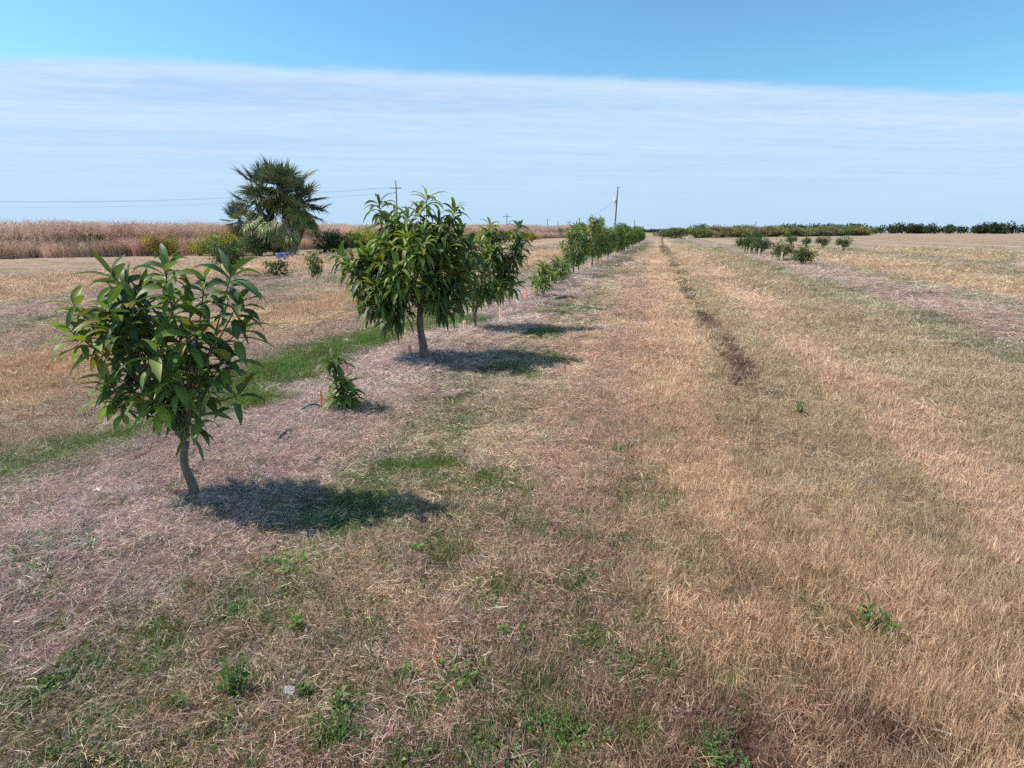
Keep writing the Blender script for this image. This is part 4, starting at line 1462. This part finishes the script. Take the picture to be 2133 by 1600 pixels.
for i, (x, y) in enumerate(((5.75, 47.0), (5.8, 45.6), (5.8, 44.2), (5.8, 42.6), (5.85, 41.0), (5.9, 39.2), (5.95, 35.6), (6.0, 32.6))):
    stake(x, y, .36, .07, M_wood, '%s pale stake from the far end of the right-hand row' % ORD[i], group='stakes along the right-hand row', slot=False)
# white marker at the far end of the right-hand row
e = empty('marker_post', at_ground(4.05, 101.5))
tag(e, 'small white post far off beside the end of the tracks', 'post')
mb = MB()
mb.tube([(0, 0, -.1), (0, 0, .5), (0, 0, .58)], [.11, .11, .07], 8)
mb.build('post', M_white, e)
mb = MB()
mb.tube([(0, 0, .40), (0, 0, .46)], .118, 8)
mb.build('band', M_orange, e)

# drip hose that dives in and out of the straw
hp = [(-2.62, 3.0, -.03), (-2.68, 3.25, -.03), (-2.77, 3.55, -.02), (-2.79, 3.64, .022), (-2.805, 3.75, .032), (-2.825, 3.86, .024), (-2.83, 3.97, -.02), (-2.80, 4.06, -.01), (-2.79, 4.12, .028), (-2.80, 4.16, .024), (-2.86, 4.2, -.025),
      (-2.98, 4.24, -.03), (-3.05, 4.29, -.01), (-3.03, 4.33, .042), (-2.97, 4.37, .072), (-2.91, 4.39, .066), (-2.86, 4.38, .030), (-2.82, 4.36, -.02), (-2.82, 4.6, -.03), (-2.85, 5.3, -.03), (-2.92, 5.9, -.03), (-2.94, 6.04, .03), (-2.955, 6.12, .036), (-2.97, 6.22, -.02), (-3.0, 6.6, -.04)]
pts = []
for i in range(len(hp) - 1):
    p0, p1, p2, p3 = [np.array(hp[min(max(i + k, 0), len(hp) - 1)]) for k in (-1, 0, 1, 2)]
    for t in np.linspace(0, 1, 6, endpoint=False):
        pts.append(.5 * ((2 * p1) + (-p0 + p2) * t + (2 * p0 - 5 * p1 + 4 * p2 - p3) * t * t + (-p0 + 3 * p1 - 3 * p2 + p3) * t ** 3))
pts = np.array(pts)
pts[:, 2] += hgt(pts[:, 0], pts[:, 1])
tag(MB().tube(pts, .0085, 8).build('irrigation_hose', M_hose), 'dark blue grey drip hose arching out of the straw by the orange stake', 'hose')


def rock(loc, r, seed, label, squash=.5):
    rng_ = np.random.default_rng(seed)
    nu, nv = 12, 8
    V = []
    for j in range(nv + 1):
        ph = math.pi * j / nv
        for i in range(nu):
            th = 2 * math.pi * i / nu
            d_ = np.array([math.sin(ph) * math.cos(th), math.sin(ph) * math.sin(th), math.cos(ph)])
            k = 1 + .35 * (fbm(np.array([d_[0] * 2 + seed]), np.array([d_[1] * 2 + d_[2] * 1.7]), seed, 3)[0] - .5) * 2
            V.append(d_ * k * np.array([r, r * .7, r * squash]))
    Q = [(j * nu + i, (j + 1) * nu + i, (j + 1) * nu + (i + 1) % nu, j * nu + (i + 1) % nu) for j in range(nv) for i in range(nu)]
    o = MB().add(V, Q).build('rock', M_rock, smooth=False)
    o.location = loc
    o.rotation_euler = (0, .2, seed)
    tag(o, label, 'rock')


rock(at_ground(-1.18, 1.45, .012), .035, 3, 'jagged pale grey rock beside a dark hollow near the bottom left')
rock(at_ground(-1.00, 1.47, .004), .035, 4, 'flat pale rock by small weeds, right of the jagged one', .3)
rock(at_ground(-.97, 1.76, .0), .028, 5, 'small whitish stone in the sandy spot above the creeping weeds', .4)
rock(at_ground(-2.62, 5.35, .0), .035, 6, 'white stone in the straw right of the near sapling', .4)
rock(at_ground(-2.45, 5.4, .0), .02, 8, 'tiny white stone right of the other stone behind the near sapling', .5)
# fallen twigs
for i, (x, y, a, L_, lab) in enumerate(((-.78, 1.60, .2, .10, 'pale curved twig lying by the creeping weeds near the bottom'), (1.38, 8.1, 1.2, .30, 'short dark stick leaning in the tan grass on the right'), (.95, 1.83, -.5, .16, 'thin pale twig in the dark grass near the lower right'))):
    z = at_ground(x, y)[2] + .02
    q = np.array([(x + math.cos(a) * L_ * t, y + math.sin(a) * L_ * t, z + .02 * math.sin(3 * t) + (.12 * t if i == 1 else 0)) for t in np.linspace(-.5, .5, 6)])
    tag(MB().tube(q, np.linspace(.004, .002, 6) * (2.2 if i == 1 else 1), 6).build('twig', M_twig if i == 1 else M_pipe), lab, 'twig')


# single weeds large enough to point at
def weed_mesh(seed, n_st, h, leaf, leafw, spread, hue, per=9):
    rng_ = np.random.default_rng(seed)
    st_, lf = MB(), MB()
    for k in range(n_st):
        a = rng_.uniform(0, 6.28)
        r0 = rng_.uniform(0, spread)
        b_ = np.array([math.cos(a) * r0, math.sin(a) * r0, -.005])
        hh = h * rng_.uniform(.6, 1.05)
        e_ = b_ + np.array([rng_.normal(0, .2) * hh, rng_.normal(0, .2) * hh, hh])
        st_.tube([b_, (b_ + e_) / 2 + rng_.normal(0, .004, 3), e_], [.0022, .0018, .001], 4)
        t = np.linspace(.12, 1, per)
        base = b_ + (e_ - b_) * t[:, None]
        an = np.arange(per) * 2.4 + rng_.uniform(0, 6)
        dd = np.stack([np.cos(an), np.sin(an), .55 + .5 * t], -1)
        lf.leaves(base, dd, leaf * rng_.uniform(.7, 1.2, per) * (1.1 - .4 * t), leafw, .8, np.asarray(hue)[None] * rng_.uniform(.7, 1.3, (per, 1)), S=5, rng=rng_)
    return st_, lf


WEEDS = [(-1.36, 1.40, 5, .13, .040, .011, .05, (.11, .20, .05), 12, 'tall narrow leaved green weed at the bottom left corner of the photo'),
         (-1.35, 1.75, 3, .07, .042, .014, .02, (.19, .30, .05), 9, 'bright green upright weed standing alone above the jagged rock'),
         (-1.66, 2.11, 22, .035, .032, .020, .13, (.14, .25, .05), 5, 'wide patch of bright broad leaves below the shadow of the left tree'),
         (-1.12, 2.45, 6, .04, .034, .020, .04, (.17, .28, .05), 5, 'small bright leafy weed in the middle of the straw'),
         (-.98, 1.43, 2, .075, .035, .011, .015, (.12, .21, .05), 8, 'slender weed sprouting beside the flat pale rock'),
         (-.80, 1.62, 9, .03, .034, .026, .06, (.12, .24, .05), 4, 'low round leaved weed by the pale curved twig'),
         (-.62, 1.66, 12, .035, .026, .016, .09, (.12, .22, .05), 5, 'dense creeping weed right of the round leaved one'),
         (-.22, 4.18, 5, .06, .04, .013, .05, (.07, .14, .04), 7, 'dark green weed alone in the brown straw, left of its twin'),
         (-.10, 4.22, 6, .06, .04, .013, .06, (.07, .14, .04), 7, 'dark green weed alone in the brown straw, right of its twin'),
         (-1.10, 1.46, 5, .06, .03, .013, .04, (.12, .22, .05), 7, 'weed between the jagged rock and the flat rock'),
         (-1.48, 1.28, 4, .05, .03, .014, .03, (.12, .21, .05), 6, 'small weed below the tall one at the bottom left'),
         (-.50, 1.95, 6, .04, .032, .020, .05, (.15, .26, .05), 5, 'small bright weed right of the red straw patch'),
         (1.28, 5.4, 5, .12, .05, .014, .04, (.07, .16, .03), 8, 'dark green leafy weed in the tan grass at the right'),
         (.95, 2.35, 7, .12, .07, .010, .05, (.10, .16, .035), 8, 'olive green tuft in the tan grass near the right edge')]
for i, (x, y, ns_, h, lf_, lw, sp, hue, per, lab) in enumerate(WEEDS):
    e = empty('weed', at_ground(x, y))
    tag(e, lab, 'weed', 'weeds in the straw')
    st_, lf = weed_mesh(700 + i, ns_, h * 1.15, lf_ * 1.1, lw * 1.15, sp * 1.2, tuple(.85 * v for v in hue), per)
    st_.build('stems', M_stem, e)
    lf.build('leaves', M_shrub, e)

# things left under the palm
e = empty('plastic_tub', at_ground(-21.55, 30.3), YAW + .1)
tag(e, 'bright blue plastic tub lying in the shade under the palm', 'tub')
V = []
for z, k in ((0, .82), (.02, .86), (.36, 1.0)):
    for i in range(16):
        a = 2 * math.pi * i / 16
        cx, cy = math.cos(a), math.sin(a)
        V.append((abs(cx) ** .5 * math.copysign(.36, cx) * k, abs(cy) ** .5 * math.copysign(.24, cy) * k, z))
for z, k in ((.36, .95), (.03, .8)):
    for i in range(16):
        a = 2 * math.pi * i / 16
        cx, cy = math.cos(a), math.sin(a)
        V.append((abs(cx) ** .5 * math.copysign(.36, cx) * k, abs(cy) ** .5 * math.copysign(.24, cy) * k, z))
Q = [(j * 16 + i, j * 16 + (i + 1) % 16, (j + 1) * 16 + (i + 1) % 16, (j + 1) * 16 + i) for j in range(4) for i in range(16)]
MB().add(V, Q).build('body', M_blue, e)
mb = MB()
mb.tube([(math.copysign(abs(math.cos(a)) ** .5 * .37, math.cos(a)), math.copysign(abs(math.sin(a)) ** .5 * .25, math.sin(a)), .365) for a in np.linspace(0, 2 * math.pi, 33)], .014, 6)
mb.build('rim', M_bluepale, e)
mb = MB()
mb.tube([(.36, -.12, .25), (.43, -.12, .12), (.45, -.1, .02), (.40, .0, .30), (.36, .12, .25)], .014, 6)
mb.build('handle', M_white, e)
o = MB().tube([(-21.05, 30.2, .03), (-20.75, 30.6, .12), (-20.35, 31.2, .30)], .03, 8).build('pipe', M_pipe)
tag(o, 'pale pipe leaning between the blue tub and the red container', 'pipe')
e = empty('fuel_can', at_ground(-20.5, 31.4), YAW)
tag(e, 'dark red plastic container low in the shade right of the blue tub', 'container')
mb = MB()
V = []
for z, k in ((0, .92), (.03, 1), (.15, 1), (.20, .7)):
    for i in range(12):
        a = 2 * math.pi * i / 12
        cx, cy = math.cos(a), math.sin(a)
        V.append((math.copysign(abs(cx) ** .4 * .27, cx) * k, math.copysign(abs(cy) ** .4 * .15, cy) * k, z))
Q = [(j * 12 + i, j * 12 + (i + 1) % 12, (j + 1) * 12 + (i + 1) % 12, (j + 1) * 12 + i) for j in range(3) for i in range(12)]
Q += [(36 + j, 36 + j + 1, 36 + 10 - j, 36 + 11 - j) for j in range(5)]
mb.add(V, Q).build('body', M_red, e)
mb = MB()
mb.tube([(-.1, 0, .19), (-.08, 0, .26), (.06, 0, .26), (.08, 0, .19)], .018, 6)
mb.build('handle', M_red, e)
